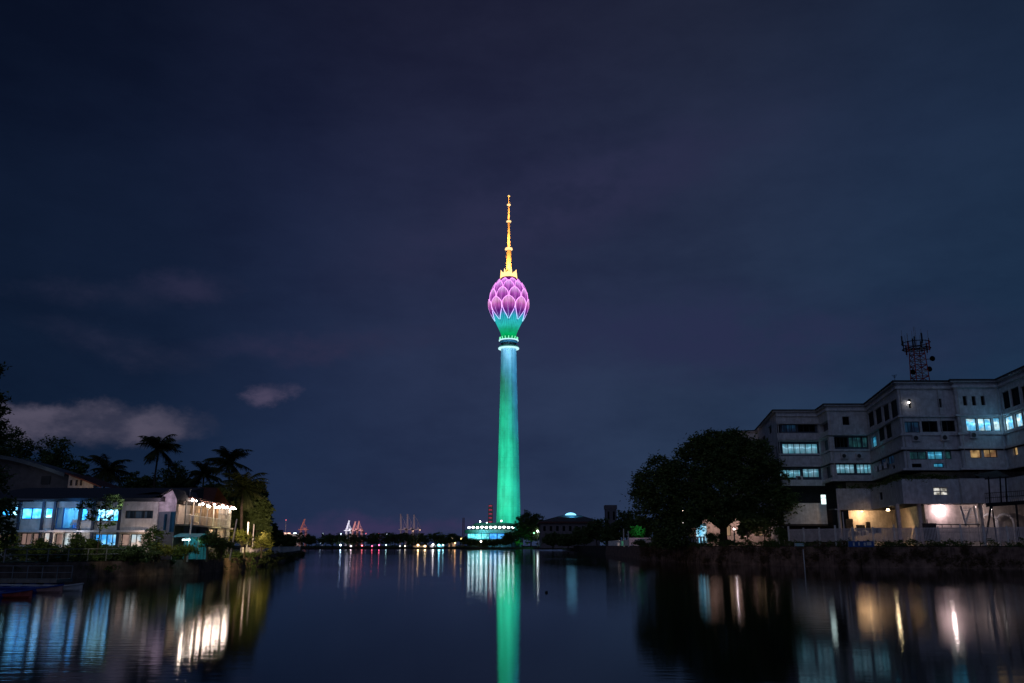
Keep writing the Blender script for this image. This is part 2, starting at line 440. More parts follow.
# ------------------------------------------------------------------ the lit tower
TY = 806.0; TX = XH(508.5, TY); TB = 1.3
def tz(py): return Zp(py, TY)
def tr_(half, py):                       # half width in photo pixels -> metres at that height
    v = 341.5 - py; return half * TY / (F * CP - v * SP)
M_SHAFT = bpy.data.materials.new('tower_concrete'); M_SHAFT.use_nodes = True; t = M_SHAFT.node_tree; bs = t.nodes['Principled BSDF']
o_ = N(t, 'ShaderNodeTexCoord').outputs['Object']; s_ = N(t, 'ShaderNodeSeparateXYZ'); t.links.new(o_, s_.inputs[0])
st_ = ramp(t, noise(t, vmul(t, o_, (1, 1, .02)), .35, 5, .7), [(.30, (.50, .52, .52)), (.62, (.78, .78, .78))])
bl_ = ramp(t, noise(t, vmul(t, o_, (1, 1, .5)), .12, 6, .65), [(.35, (.72,) * 3), (.6, (1,) * 3)])
jt_ = ramp(t, mth(t, 'FRACT', mth(t, 'DIVIDE', s_.outputs[2], 9.0)), [(0.0, (.86,) * 3), (.08, (1,) * 3)])
t.links.new(mixc(t, 1.0, mixc(t, 1.0, st_, bl_, 'MULTIPLY'), jt_, 'MULTIPLY'), bs.inputs['Base Color']); bs.inputs['Roughness'].default_value = .75
tower = thing('observation_tower', (TX, TY, TB), 'very tall floodlit green tower topped by a glowing magenta flower bud and gold spire', 'tower')
mb = MB(); prof = [(tr_(12.4, 522), TB)]
for py, hw in ((526, 12.4), (515, 12.0), (495, 11.4), (470, 10.7), (440, 9.9), (410, 9.1), (385, 8.5), (365, 8.0), (349, 7.7)):
    prof.append((tr_(hw, py), tz(py)))
mb.lathe(TX, TY, prof, M_SHAFT, 48); mb.build('shaft', tower, smooth=True)
# shallow vertical ribs on the shaft
mb = MB()
for k in range(8):
    a = 2 * pi * (k + .5) / 8
    mb.tube([(TX + r * cos(a), TY + r * sin(a), z) for r, z in prof], [.35] * len(prof), M_SHAFT, 4, cap=False)
mb.build('rib', tower)
E_RING = emis('ring_light', (.55, .95, 1.0), 1.1)
E_NECK = mat('neck_dark', (.05, .08, .09), .6)
def ring(py, hw, th, m, name='ring_light'):
    mb = MB(); R = tr_(hw, py); z = tz(py)
    mb.lathe(TX, TY, [(R - 2.2, z - th), (R, z - th * .5), (R, z + th * .5), (R - 2.2, z + th)], m, 40); mb.build(name, tower, smooth=False)
ring(348.6, 10.4, .9, E_RING); ring(340.6, 9.8, .8, E_RING)
mb = MB(); mb.lathe(TX, TY, [(tr_(9.6, 347), tz(348)), (tr_(9.2, 347), tz(346.5)), (tr_(7.5, 345), tz(345.5)), (tr_(7.5, 345), tz(343.5)), (tr_(9.0, 342), tz(342.2)), (tr_(9.0, 342), tz(341.3))], E_NECK, 40)
mb.build('viewing_gallery', tower)
# window band lights in the gallery
E_TEALW = emis('gallery_glow', (.10, .75, .60), .35)
mb = MB()
for k in range(24):
    a = 2 * pi * k / 24; R = tr_(9.45, 347.3); mb.rbox(TX + R * cos(a), TY + R * sin(a), tz(347.6), tz(346.9), .9, .12, a + pi / 2, E_TEALW)
mb.build('gallery_light', tower)
# bud: inner body with LED skin: green neck -> teal -> purple
def led(name, stops, z0, z1, strength, ribs=True):
    m = bpy.data.materials.new(name); m.use_nodes = True; t = m.node_tree; t.nodes.clear()
    tc = N(t, 'ShaderNodeTexCoord'); s = N(t, 'ShaderNodeSeparateXYZ'); t.links.new(tc.outputs['Object'], s.inputs[0])
    f = mth(t, 'DIVIDE', mth(t, 'SUBTRACT', s.outputs[2], z0 - TB), z1 - z0, clamp=True)
    c = ramp(t, f, stops)
    if ribs:
        an = mth(t, 'ARCTAN2', s.outputs[1], s.outputs[0])
        w = mth(t, 'SINE', mth(t, 'MULTIPLY', an, 40.0)); k = mth(t, 'MULTIPLY_ADD', w, .18, .82)
        n = noise(t, tc.outputs['Object'], .25, 3, .6)
        k = mth(t, 'MULTIPLY', k, mth(t, 'MULTIPLY_ADD', n, .9, .55))
        cm = N(t, 'ShaderNodeCombineXYZ')
        for i in range(3): t.links.new(k, cm.inputs[i])
        c = mixc(t, 1.0, c, cm.outputs[0], 'MULTIPLY')
    e = N(t, 'ShaderNodeEmission'); t.links.new(c, e.inputs[0]); e.inputs[1].default_value = strength
    o = N(t, 'ShaderNodeOutputMaterial'); t.links.new(e.outputs[0], o.inputs[0]); return m
BP = [(341, 8.0), (338, 7.6), (335, 7.6), (332, 8.6), (328.5, 10.2), (324, 12.4), (319, 15.0), (314, 17.3), (309, 18.6), (303, 18.6), (297, 17.6), (292, 16.2), (287, 13.6), (283, 10.6), (280.5, 8.2), (279, 6.5)]
bz = [tz(p) for p, _ in BP]; br = [tr_(h, p) for p, h in BP]
M_BUD = led('bud_skin', [(0.0, (.0, .16, .05)), (.08, (.0, .48, .13)), (.16, (.01, .42, .22)), (.24, (.03, .58, .55)), (.36, (.03, .45, .62)), (.44, (.14, .04, .42)), (.56, (.13, .008, .22)), (1.0, (.16, .004, .20))], tz(341), tz(279), 1.0)
mb = MB(); mb.lathe(TX, TY, list(zip(br, bz)), M_BUD, 64); mb.build('bud_body', tower, smooth=True)
# green finger lamps around the neck
E_GRN = emis('neck_lamp', (.25, 1.0, .55), 1.3)
for k in range(16):
    mb = MB(); a = 2 * pi * k / 16; R = tr_(8.4, 338); mb.tube([(TX + R * cos(a), TY + R * sin(a), tz(340)), (TX + (R + .8) * cos(a), TY + (R + .8) * sin(a), tz(337.6))], .38, E_GRN, 5); mb.build('neck_lamp', tower)
M_PET = led('petal_panel', [(0.0, (.05, .45, .70)), (.10, (.12, .36, .70)), (.22, (.48, .10, .52)), (.42, (.66, .15, .56)), (.55, (.50, .09, .54)), (.75, (.60, .14, .66)), (1, (.62, .14, .78))], tz(324), tz(281), .95)
t = M_PET.node_tree; e_ = [n for n in t.nodes if n.type == 'EMISSION'][0]; src = e_.inputs[0].links[0].from_socket
at = N(t, 'ShaderNodeAttribute', attribute_name='tipward')
k_ = ramp(t, at.outputs['Fac'], [(0.0, (.35, .3, .5)), (.42, (.30, .16, .45)), (.66, (.95, .95, .95)), (1.0, (1.7, 4.4, 1.7))])  # petal bases darkened in the glow, painting shaded gaps between the rows
t.links.new(mixc(t, 1.0, src, k_, 'MULTIPLY'), e_.inputs[0])
E_EDGE = led('petal_edge', [(0.0, (.15, .75, .85)), (.20, (.62, .45, .98)), (.40, (.98, .36, .98)), (1, (1.0, .30, 1.0))], tz(324), tz(281), 1.7, ribs=False)
def rad_at(z): return float(np.interp(z, bz, br))
def petal(rows_py, wpx, flare, npet, a_off, label=None):
    """rows_py = (tail, wide, tip) photo rows"""
    zt, zw, zp = (tz(p) for p in rows_py); ns, nw = 14, 9; mb = MB(); W = tr_(wpx, rows_py[1]); grid = []
    for i in range(ns + 1):
        u = i / ns; z = zt + (zp - zt) * u
        uw = (zw - zt) / (zp - zt)
        if u < uw: w = sin(u / uw * pi / 2) ** 1.5
        else: w = max(0, cos((u - uw) / (1 - uw) * pi / 2)) ** .66
        R = rad_at(z) + .25 + flare * u ** 2.0
        rowv = []
        for j in range(nw + 1):
            q = (j / nw * 2 - 1); dx_ = q * w * W; a = dx_ / max(R, 4); bul = .9 * (1 - q * q) * w
            rowv.append(len(mb.v)); mb.v.append((TX + (R + bul) * sin(a), TY - (R + bul) * cos(a), z))
        grid.append(rowv)
    for i in range(ns):
        for j in range(nw): mb.face((grid[i][j], grid[i][j + 1], grid[i + 1][j + 1], grid[i + 1][j]), M_PET)
    for j in (0, nw):
        mb.tube([np.array(mb.v[grid[i][j]]) for i in range(1, ns + 1)], .36, E_EDGE, 5)
    # mid vein
    mb.tube([np.array(mb.v[grid[i][nw // 2]]) * 1.0 for i in range(2, ns + 1)], .10, E_EDGE, 4)
    nv_ = (ns + 1) * (nw + 1); o = mb.build('petal', tower, smooth=True)
    at_ = o.data.attributes.new('tipward', 'FLOAT', 'POINT'); at_.data.foreach_set('value', [(i // (nw + 1)) / ns if i < nv_ else 1.0 for i in range(len(o.data.vertices))])
    for k in range(npet):
        q = o if k == 0 else o.copy()
        if k: scene.collection.objects.link(q); q.parent = tower
        q.rotation_euler = (0, 0, 2 * pi * (k + a_off) / npet)
petal((323.5, 308, 300.5), 6.6, 1.6, 9, 0)
petal((313, 299, 291.2), 6.1, 1.8, 9, .5)
petal((303, 291, 283.6), 5.3, 1.9, 9, 0)
petal((296, 286.2, 280.6), 3.7, 1.7, 9, .5)
# crown terrace with lamps
M_GOLD = mat('gold_steel', (.75, .50, .22), .5, .2, var=.1)
E_GOLD = emis('crown_lamp', (1.0, .60, .22), 2.2)
mb = MB(); mb.lathe(TX, TY, [(tr_(8, 279), tz(279.6)), (tr_(7.8, 279), tz(278.3)), (tr_(2, 279), tz(278.2))], mat('crown_terrace', (.5, .3, .4)), 32); mb.build('terrace', tower)
mb = MB()
for k in range(14):
    a = 2 * pi * (k + .25) / 14; R = tr_(7.4, 276); 
    mb.tube([(TX + R * cos(a), TY + R * sin(a), tz(278.2)), (TX + R * 1.0 * cos(a), TY + R * sin(a), tz(272.0 if k % 2 else 274)), (TX + R * 1.08 * cos(a), TY + R * 1.08 * sin(a), tz(270.5 if k % 2 else 273))], [1.3, .8, .2], E_GOLD, 6)
mb.lathe(TX, TY, [(tr_(6.2, 276), tz(278.0)), (tr_(5.8, 276), tz(274.2)), (tr_(3.2, 276), tz(273.0)), (tr_(2.6, 272), tz(272))], E_GOLD, 24)
mb.build('crown_lamp', tower)
mb = MB()
def seg(py0, py1, h0, h1): mb.lathe(TX, TY, [(tr_(h0, py0), tz(py0)), (tr_(h1, py1), tz(py1))], M_GOLD, 12)
seg(273, 250, 2.7, 2.4); seg(248, 222, 1.5, 1.1); seg(221, 206, 1.0, .55); seg(204, 197, .7, .4)
mb.lathe(TX, TY, [(0.3, tz(197.2)), (tr_(1.3, 196), tz(196.4)), (.2, tz(195.0))], M_GOLD, 10)
mb.build('spire', tower)
E_SPW = emis('spire_lamp', (1.0, .66, .30), 1.5)
for py, hw, hh in ((249, 3.9, 1.7), (221.5, 2.5, 1.0), (204.8, 1.9, 1.0), (196.0, 1.2, .7)):
    mb = MB(); mb.lathe(TX, TY, [(tr_(hw * .5, py), tz(py + hh)), (tr_(hw, py), tz(py + hh * .4)), (tr_(hw * .9, py), tz(py - hh * .5)), (tr_(hw * .3, py), tz(py - hh))], E_SPW, 12)
    mb.build('spire_lamp', tower)
for py, e in ((272, 150), (247, 110), (220, 75), (204, 25)):
    for sgn in (-1, 1):
        z = tz(py); light('mast_light', 'SPOT', (TX + sgn * 8, TY - 12, z), e * 480, (1, .52, .17), (TX, TY, z + 12), .4, 100, 1)
# floodlights: green from the front left, cyan blue from the right and high up
GR = (0.0, 1.0, .50); CY = (.07, .50, 1.0)
def flood(ang, r, z0, tzt, E, col, spot):
    x = TX + r * sin(ang); y = TY - r * cos(ang); d = sqrt(r * r + (tzt - z0) ** 2)
    light('floodlight', 'SPOT', (x, y, z0), 4 * pi * E * d ** 3 / r, col, (TX, TY, tzt), .5, spot, 1.0)
def wash(ang, zs, E, col):
    for zt in zs:
        d2 = 110 ** 2 + (zt - 24) ** 2; flood(ang, 110, 24, zt, E / 3.7, col, math.degrees(2 * 46 * 110 / d2))
wash(-.55, (30, 60, 90, 120, 150), 3.0, GR); wash(-.15, (30, 55, 80, 110), 1.9, GR); wash(.75, (30,), 2.6, (.003, 1.0, .62))
wash(1.25, (50, 80, 110), 1.2, (.02, .75, .85)); wash(1.15, (140, 170, 200, 225), 2.8, CY); wash(-.5, (205, 228), 3.2, CY); wash(.25, (195, 225), 2.6, CY)
light('gallery_fill', 'POINT', (TX, TY - 22, tz(352)), 6000, (.4, .8, 1), size=.4)

# ------------------------------------------------------------------ tower podium
PY = 748.0
def cx(px, Y=PY): return XH(px, Y)
pod = thing('podium_building', (cx(493), PY + 24, 1.3), 'low teal-lit podium with a row of white lamps at the foot of the tower', 'building')
M_POD = mat('podium_wall', (.12, .15, .17), .7)
E_TEAL = emis('teal_window', (.05, .62, .75), 2.2, (.25, .85, .9), folds=.6, blotch=.6, scale=.12)
E_BLUEW = emis('blue_window', (.04, .30, .95), 1.8, (.10, .5, 1.0), folds=.6, blotch=.3, scale=.12)
E_WLAMP = emis('white_lamp', (.80, .96, 1.0), 12.0)
mb = MB(); R0 = 28
def drum(mb, r0, z0, r1, z1, m): mb.lathe(cx(493), PY + 30, [(0.01, z0), (r0, z0), (r1, z1), (0.01, z1)], m, 40)
drum(mb, 24, 1.3, 24, Zp(539.5, PY), M_POD); drum(mb, 23.0, Zp(539.5, PY), 23.0, Zp(533, PY), M_DARKC); drum(mb, 26, Zp(533, PY), 26, Zp(529.5, PY), M_POD); drum(mb, 19, Zp(529.5, PY), 19, Zp(524.5, PY), M_DARKC); drum(mb, 20, Zp(524.5, PY), 17, Zp(522.5, PY), M_POD)
mb.build('wall', pod)
for k in range(9):
    a = -pi / 2 + (k - 4) * .30; mb = MB(); R = 23.15
    m = E_BLUEW if k in (4, 5, 6) else E_TEAL
    mb.rbox(cx(493) + R * cos(a), PY + 30 + R * sin(a), Zp(539, PY), Zp(533.6, PY), 3.1, .12, a + pi / 2, m)
    mb.build('window', pod)
for k in range(11):
    px = 468 + k * 4.5; mb = MB(); z = Zp(527.3 + random.uniform(-.3, .3), PY); X = cx(px)
    yy = PY + 30 - sqrt(max(0, 26 ** 2 - (X - cx(493)) ** 2)) - .5
    mb.lathe(X, yy, [(0.01, z - .9), (1.15, z - .3), (1.15, z + .3), (.01, z + .9)], E_WLAMP, 8); mb.tube([(X, yy, Zp(529.4, PY)), (X, yy, z - .8)], .1, M_STEEL, 4)
    mb.build('terrace_lamp', pod)
for px, py in ((479, 521.5), (486, 523), (501, 521)):
    mb = MB(); X = cx(px); z = Zp(py, PY); mb.tube([(X, PY + 22, Zp(524.5, PY)), (X, PY + 22, z)], .2, M_STEEL, 5)
    mb.box(X - .5, X + .5, PY + 21.5, PY + 22.5, z, z + 1.1, E_WLAMP); mb.build('roof_lamp', pod)
light('podium_light', 'POINT', (cx(480), PY - 2, Zp(535, PY)), 9000, (.2, .9, 1), size=.5)
light('podium_light', 'POINT', (cx(500), PY - 4, Zp(541, PY)), 6000, (.2, .8, 1), size=.5)

def lattice(mb, x, y, z0, z1, w0, w1, n, r, m, m2=None):
    cs = [(-1, -1), (1, -1), (1, 1), (-1, 1)]
    def pt(c, u): w = w0 + (w1 - w0) * u; return (x + c[0] * w, y + c[1] * w, z0 + (z1 - z0) * u)
    for c in cs: mb.tube([pt(c, 0), pt(c, 1)], r * 1.3, m, 4)
    for i in range(n):
        mm = m2 if (m2 and i % 2) else m
        for k in range(4):
            a, b_ = cs[k], cs[(k + 1) % 4]
            mb.tube([pt(a, i / n), pt(b_, (i + 1) / n)], r, mm, 4); mb.tube([pt(a, (i + 1) / n), pt(b_, (i + 1) / n)], r, mm, 4)
# red lattice mast beside the tower
rm = thing('lattice_mast', (cx(490.3, 830), 830, 1.3), 'slim red-lit lattice mast left of the green tower shaft', 'mast')
mb = MB(); lattice(mb, cx(490.3, 830), 830, 1.3, Zp(505, 830), 2.0, 1.6, 10, .3, M_REDST); mb.build('lattice', rm)
E_RED = emis('red_lamp', (1, .05, .16), .8)
for py in (506, 510, 514, 518, 522):
    mb = MB(); z = Zp(py, 830); X = cx(490.3, 830); mb.box(X - 1.5, X + 1.5, 827.4, 827.8, z - .22, z + .22, E_RED); mb.build('warning_lamp', rm)
gm = thing('lattice_mast', (cx(463.2, 1100), 1100, 1.3), 'grey faint lattice mast left of the teal podium', 'mast')
mb = MB(); lattice(mb, cx(463.2, 1100), 1100, 1.3, Zp(518, 1100), 1.3, 1.0, 9, .16, M_REDST); mb.build('lattice', gm)

# ------------------------------------------------------------------ hall with a domed skylight, and a square tower (right of the tower)
HY = 480.0
hall = thing('domed_hall', (cx(573, HY), HY + 15, 1.3), 'wide low hall with hipped roof and glowing blue skylight dome', 'building')
mb = MB(); x0, x1 = cx(541, HY), cx(600, HY); mb.box(x0, x1, HY, HY + 30, 1.3, Zp(523, HY), mat('hall_wall', (.20, .17, .18), .9)); mb.build('wall', hall)
mb = MB(); z0, z1, zt = Zp(523.4, HY), Zp(521.5, HY), Zp(514.5, HY); xm = cx(573, HY)
mb.box(x0 - 1.2, x1 + 1.2, HY - 1.2, HY + 31, z0, z1, M_ROOFR)
rp = [(x0 - 1.2, HY - 1.2, z1), (x1 + 1.2, HY - 1.2, z1), (x1 + 1.2, HY + 31, z1), (x0 - 1.2, HY + 31, z1)]; tp = [(xm - 5, HY + 11, zt), (xm + 5, HY + 11, zt), (xm + 5, HY + 19, zt), (xm - 5, HY + 19, zt)]
for i in range(4): mb.poly([rp[i], rp[(i + 1) % 4], tp[(i + 1) % 4], tp[i]], M_ROOFG)
mb.build('roof', hall)
mb = MB(); mb.lathe(xm, HY + 15, [(3.2, zt - 1.4), (3.2, zt + .2), (2.6, zt + .9), (1.4, zt + 1.4), (.01, zt + 1.6)], emis('dome_glow', (.22, .68, 1.0), 2.2), 20); mb.build('skylight_dome', hall, smooth=True)
light('skylight_light', 'POINT', (xm, HY + 6, zt + .6), 2400, (.1, .6, 1), size=.3)
for k in range(9):
    X = x0 + 2 + k * (x1 - x0 - 4) / 8; mb = MB(); mb.box(X - .7, X + .7, HY - .06, HY + .1, Zp(531, HY), Zp(526, HY), M_GLASS); mb.build('window', hall)
SY = 420.0
sq = thing('square_tower', (cx(612, SY), SY + 4, 1.3), 'dark square masonry tower standing above the trees', 'tower')
mb = MB(); x0, x1 = cx(606.6, SY), cx(617.6, SY); M_SQ = mat('tower_masonry', (.17, .15, .17), .9)
mb.box(x0, x1, SY, SY + 5.5, 1.3, Zp(509, SY), M_SQ); mb.box(x0 - .25, x1 + .25, SY - .25, SY + 5.75, Zp(509, SY), Zp(505, SY), M_SQ); mb.build('wall', sq)
mb = MB()
for k in (-1, 1): mb.box(cx(612, SY) + k * 1.3 - .45, cx(612, SY) + k * 1.3 + .45, SY - .06, SY + .05, Zp(520, SY), Zp(511.5, SY), M_GLASS)
mb.build('louvre_opening', sq)

# ------------------------------------------------------------------ far shore trees
def far_tree(px, py_top, Y, wpx, label, n=1100, zb=1.3, m=None, group=None, leaf=None, name='broadleaf_tree', nl=11):
    X = cx(px, Y); zt_ = Zp(py_top, Y); rx = wpx * Y / 874 / 2
    return tree((X, Y, zb), zt_, rx, label, n, leaf or max(.35, rx * .075), m, rz=(zt_ - zb) * .48, nl=nl, group=group, tr=max(.3, rx * .05), clump=rx * .22, name=name)
px = 296
while px < 462:
    w = random.uniform(14, 24); top = 533.5 + random.uniform(-2.2, 2.6)
    far_tree(px, top, 690 + random.uniform(-8, 25), w, 'dark rounded tree in the row along the far shore below the harbour cranes', 2000, group='trees along the far shore')
    px += w * .42
for px, top, w, Y, lb in ((512, 533, 16, 735, 'low tree in front of the podium beside the green shaft'), (522, 519, 22, 700, 'tall dark tree just right of the green tower shaft'),
                          (531, 513.5, 24, 705, 'tallest dark tree between the tower and the domed hall'), (538, 523, 20, 690, 'dark tree beside the white path lamps'),
                          (470, 541, 16, 722, 'low bush-like tree before the teal podium'), (486, 542, 20, 722, 'low bush-like tree before the blue podium windows'), (500, 541, 18, 722, 'low tree at the podium steps'),
                          (553, 533, 22, 440, 'low dark tree before the left end of the domed hall'), (568, 536, 22, 430, 'low dark tree before the middle of the domed hall'),
                          (584, 526, 22, 420, 'dark tree before the right end of the domed hall'), (597, 521, 24, 400, 'dark tree beside the square masonry tower'),
                          (610, 530, 20, 360, 'dark tree in front of the square masonry tower'), (626, 511, 26, 330, 'tall dark tree right of the square masonry tower'),
                          (640, 515, 22, 300, 'dark tree behind the pale banner wall')):
    far_tree(px, top - 1.5, Y, w * 1.15, lb, 6500, nl=18)
gt = far_tree(520, 538, 640 + 45, 8, 'small tree lit bright green by a lamp on the far shore', 700, m=M_LEAFM, name='lit_tree')
light('tree_light', 'POINT', (cx(520, 680), 679, 5), 900, (.05, 1, .3), size=.3)
gt = far_tree(636, 524, 215, 15, 'small tree lit green behind the pale banner', 1800, m=M_LEAFM, zb=RBZ, name='lit_tree')
light('tree_light', 'POINT', (cx(641, 211), 210, 7.0), 420, (.08, 1, .45), size=.2)

# undergrowth on far shore
leaves('undergrowth', [(x, 705 + random.uniform(-4, 4), 2.0, 9, 3, 1.6) for x in range(-190, 0, 9)] + [(x, 672, 2.0, 9, 3, 1.8) for x in range(20, 120, 9)], 5000, .5, M_LEAFD, clump=2.0)
tag(bpy.data.objects['undergrowth'], 'dark low scrub along the far water edge', 'scrub', kind='stuff')

# ------------------------------------------------------------------ lamps on the far shore
def lamp_post(px, py, Y, col, strength, label, r=.7, zb=1.3, cat='street lamp', group='lamps along the far shore', name='street_lamp'):
    X, _, z = P(px, py, Y)
    o = thing(name, (X, Y, zb), label, cat, group)
    mb = MB(); mb.tube([(X, Y, zb), (X, Y, z - r * .4)], .12, M_STEEL, 5); mb.build('pole', o)
    mb = MB(); mb.lathe(X, Y, [(.01, z - r), (r * .8, z - r * .5), (r, z), (r * .7, z + r * .5), (.01, z + r * .8)], emis('lamp_%02x%02x%02x_%d' % (*[int(c * 255) for c in col], int(strength)), col, strength * 1.3), 8)
    mb.build('lamp', o)
FS = [(320, 543, (.6, .8, 1), 3, 'pale'), (340.5, 545, (.55, .75, 1), 10, 'bluish white'), (351, 546, (1, .75, .8), 8, 'pinkish white'), (362, 545.5, (1, .16, .2), 6, 'red'), (372, 546, (1, .1, .2), 6, 'dim red'),
      (379, 545, (1, .12, .25), 6, 'deep red'), (386, 545, (.5, .9, .9), 4, 'dim teal'), (400, 546, (.8, .8, .7), 2, 'dim white'), (405, 546, (1, .8, .6), 3, 'dim warm'), (418, 545, (1, .62, .3), 14, 'orange'), (425, 546, (1, .7, .4), 10, 'amber'),
      (433, 544.5, (1, .9, .85), 14, 'white'), (439, 545, (.25, .75, 1), 16, 'cyan'), (443, 545, (.4, .9, 1), 8, 'pale cyan'), (451.5, 538, (1, .72, .4), 16, 'warm yellow'), (455, 543, (1, .5, .2), 8, 'dim orange'), (461, 538.5, (1, .6, .2), 12, 'sodium orange'), (481, 541.5, (1, .75, .6), 9, 'peach'),
      (537.5, 531, (.85, .95, 1), 14, 'topmost white'), (540, 532.5, (.9, .95, 1), 16, 'middle white'), (542, 536.5, (.8, .9, 1), 18, 'lowest white'), (534, 533, (.3, .8, .45), 3, 'green')]
for px, py, c, s, nm in FS:
    lamp_post(px, py, 683 if px > 500 else 696, c, s, nm + ' lamp on the far shore ' + ('right of the tower beside the tall dark tree' if px > 500 else 'at the foot of the teal podium' if px > 462 else 'left of the tower near the lit boathouses' if px > 410 else 'under the far tree row below the harbour cranes'), r=.75 if s > 8 else .6)

# low lit boathouses at the water's edge
def shed(px0, px1, py0, py1, Y, wall, glow, label, roof=M_ROOFG):
    x0, x1 = cx(px0, Y), cx(px1, Y); z1 = Zp(py0, Y); zb = 1.3; zr = z1 + (x1 - x0) * .10 + .6
    o = thing('boathouse', ((x0 + x1) / 2, Y + 3, zb), label, 'boathouse', 'lit boathouses on the far shore')
    mb = MB(); mb.box(x0, x1, Y, Y + 6, zb, z1, wall); mb.build('wall', o)
    mb = MB(); ym = Y + 3
    for s_, e_ in (((x0 - .4, Y - .5), (x1 + .4, Y - .5)), ((x1 + .4, Y + 6.5), (x0 - .4, Y + 6.5))):
        mb.poly([(s_[0], s_[1], z1), (e_[0], e_[1], z1), (e_[0], ym, zr), (s_[0], ym, zr)], roof)
    mb.poly([(x0 - .4, Y - .5, z1), (x0 - .4, ym, zr), (x0 - .4, Y + 6.5, z1)], wall); mb.poly([(x1 + .4, Y - .5, z1), (x1 + .4, ym, zr), (x1 + .4, Y + 6.5, z1)], wall)
    mb.build('roof', o)
    n = max(2, int((x1 - x0) / 2.2)); 
    for k in range(n):
        mb = MB(); a = x0 + (x1 - x0) * (k + .15) / n; b_ = x0 + (x1 - x0) * (k + .85) / n
        mb.box(a, b_, Y - .08, Y + .02, zb + .35, z1 - .25, glow); mb.build('window', o)
shed(413, 427, 545.6, 549, 697, M_CREAM, emis('shed_warm', (1, .66, .42), .8, folds=.7, blotch=.5, scale=.5), 'long low boathouse with warm pink lit openings on the far shore')
shed(430, 436, 545.2, 549, 698, M_WHITE, emis('shed_white', (.9, .9, 1), 1.0, folds=.7), 'small white lit boathouse on the far shore')
shed(437.5, 444, 545.0, 549, 697, M_WHITE, emis('shed_cyan', (.15, .6, .8), .8, folds=.7), 'small cyan lit boathouse on the far shore')
shed(448, 456, 537.5, 549, 712, M_CREAM, emis('shed_amber', (1, .6, .35), .7, folds=.7, blotch=.5, scale=.4), 'two storey warm lit house behind the far shore')

# ------------------------------------------------------------------ harbour cranes
CY_ = 1900.0
def crane(px, pbase, ptop, lean, label, m, w=9, Y=CY_, warm=True):
    X = cx(px, Y); s = Y / 874; zb = 1.3; zd = Zp(pbase - 4, Y); zt_ = Zp(ptop, Y); w_ = w * s / 2
    o = thing('harbour_crane', (X, Y, zb), label, 'crane', 'container cranes on the harbour horizon')
    mb = MB()
    for ax in (-1, 1):
        for ay in (0, 12): mb.tube([(X + ax * w_ * .6, Y + ay, zb), (X + ax * w_ * .55, Y + ay, zd + 4)], 1.0, m, 4)
    mb.build('leg', o)
    mb = MB(); mb.box(X - w_, X + w_, Y - 2, Y + 14, zd, zd + 1.8, m); mb.box(X + w_ * .1, X + w_ * .6, Y, Y + 10, zd + 1.8, zd + 5, m); mb.build('girder', o)
    mb = MB(); p0 = (X - w_ * .55, Y, zd + 3); p1 = (X - w_ * .55 + lean * s, Y, zt_)
    for dx_ in (0, 2.6): mb.tube([(p0[0] + dx_, Y, p0[2]), (p1[0] + dx_ * .5, Y, p1[2])], .85, m, 4)
    for k in range(9):
        u = k / 9; u2 = (k + 1) / 9; q = lambda u, d: (p0[0] + (p1[0] - p0[0]) * u + d * (1 - u * .5), Y, p0[2] + (p1[2] - p0[2]) * u)
        mb.tube([q(u, 0), q(u2, 2.6)], .5, m, 4)
    mb.build('boom', o)
    mb = MB(); ax_ = (X + w_ * .3, Y, zd + (zt_ - zd) * .55); mb.tube([(X + w_ * .1, Y, zd + 3), ax_, p1], [.45, .35, .25], m, 4); mb.tube([ax_, (X + w_ * .9, Y, zd + 3)], .35, m, 4); mb.build('stay', o)
    return o
M_CR = mat('crane_red', (.50, .22, .20), .6); M_CW = mat('crane_white', (.75, .75, .80), .6); M_CG = mat('crane_grey', (.35, .32, .38), .6)
crane(302, 534, 519, 3.5, 'red crane with leaning boom, leftmost on the harbour horizon', M_CR)
crane(347.5, 535, 520.5, 2.5, 'floodlit white crane on the harbour horizon', M_CW, 8)
crane(354.0, 535, 521.5, 2.4, 'red crane close beside the floodlit white crane', M_CR, 8)
crane(358.5, 535, 521, 1.6, 'faint reddish crane third in the group beside the white crane', M_CR, 8)
crane(402.5, 534, 514, -.6, 'tall grey crane, left one of three upright booms', M_CG, 9)
crane(409, 534, 514, -.2, 'tall grey crane, middle one of three upright booms', M_CG, 9)
crane(416, 534, 514.5, -.4, 'tall grey crane, right one of three upright booms', M_CG, 10)
for px, py, e, c in ((302, 530, 9, (1, .6, .55)), (347, 529, 26, (.9, .9, 1)), (347, 523, 14, (.8, .85, 1)), (356, 529, 11, (1, .55, .6)), (408, 528, 7, (1, .6, .5)), (410, 519, 5, (.8, .7, .8)), (303, 523, 6, (1, .5, .4))):
    X, Y, Z = P(px, py, CY_ - 45); light('quay_light', 'POINT', (X, Y, Z), e * 2600, c, size=9)
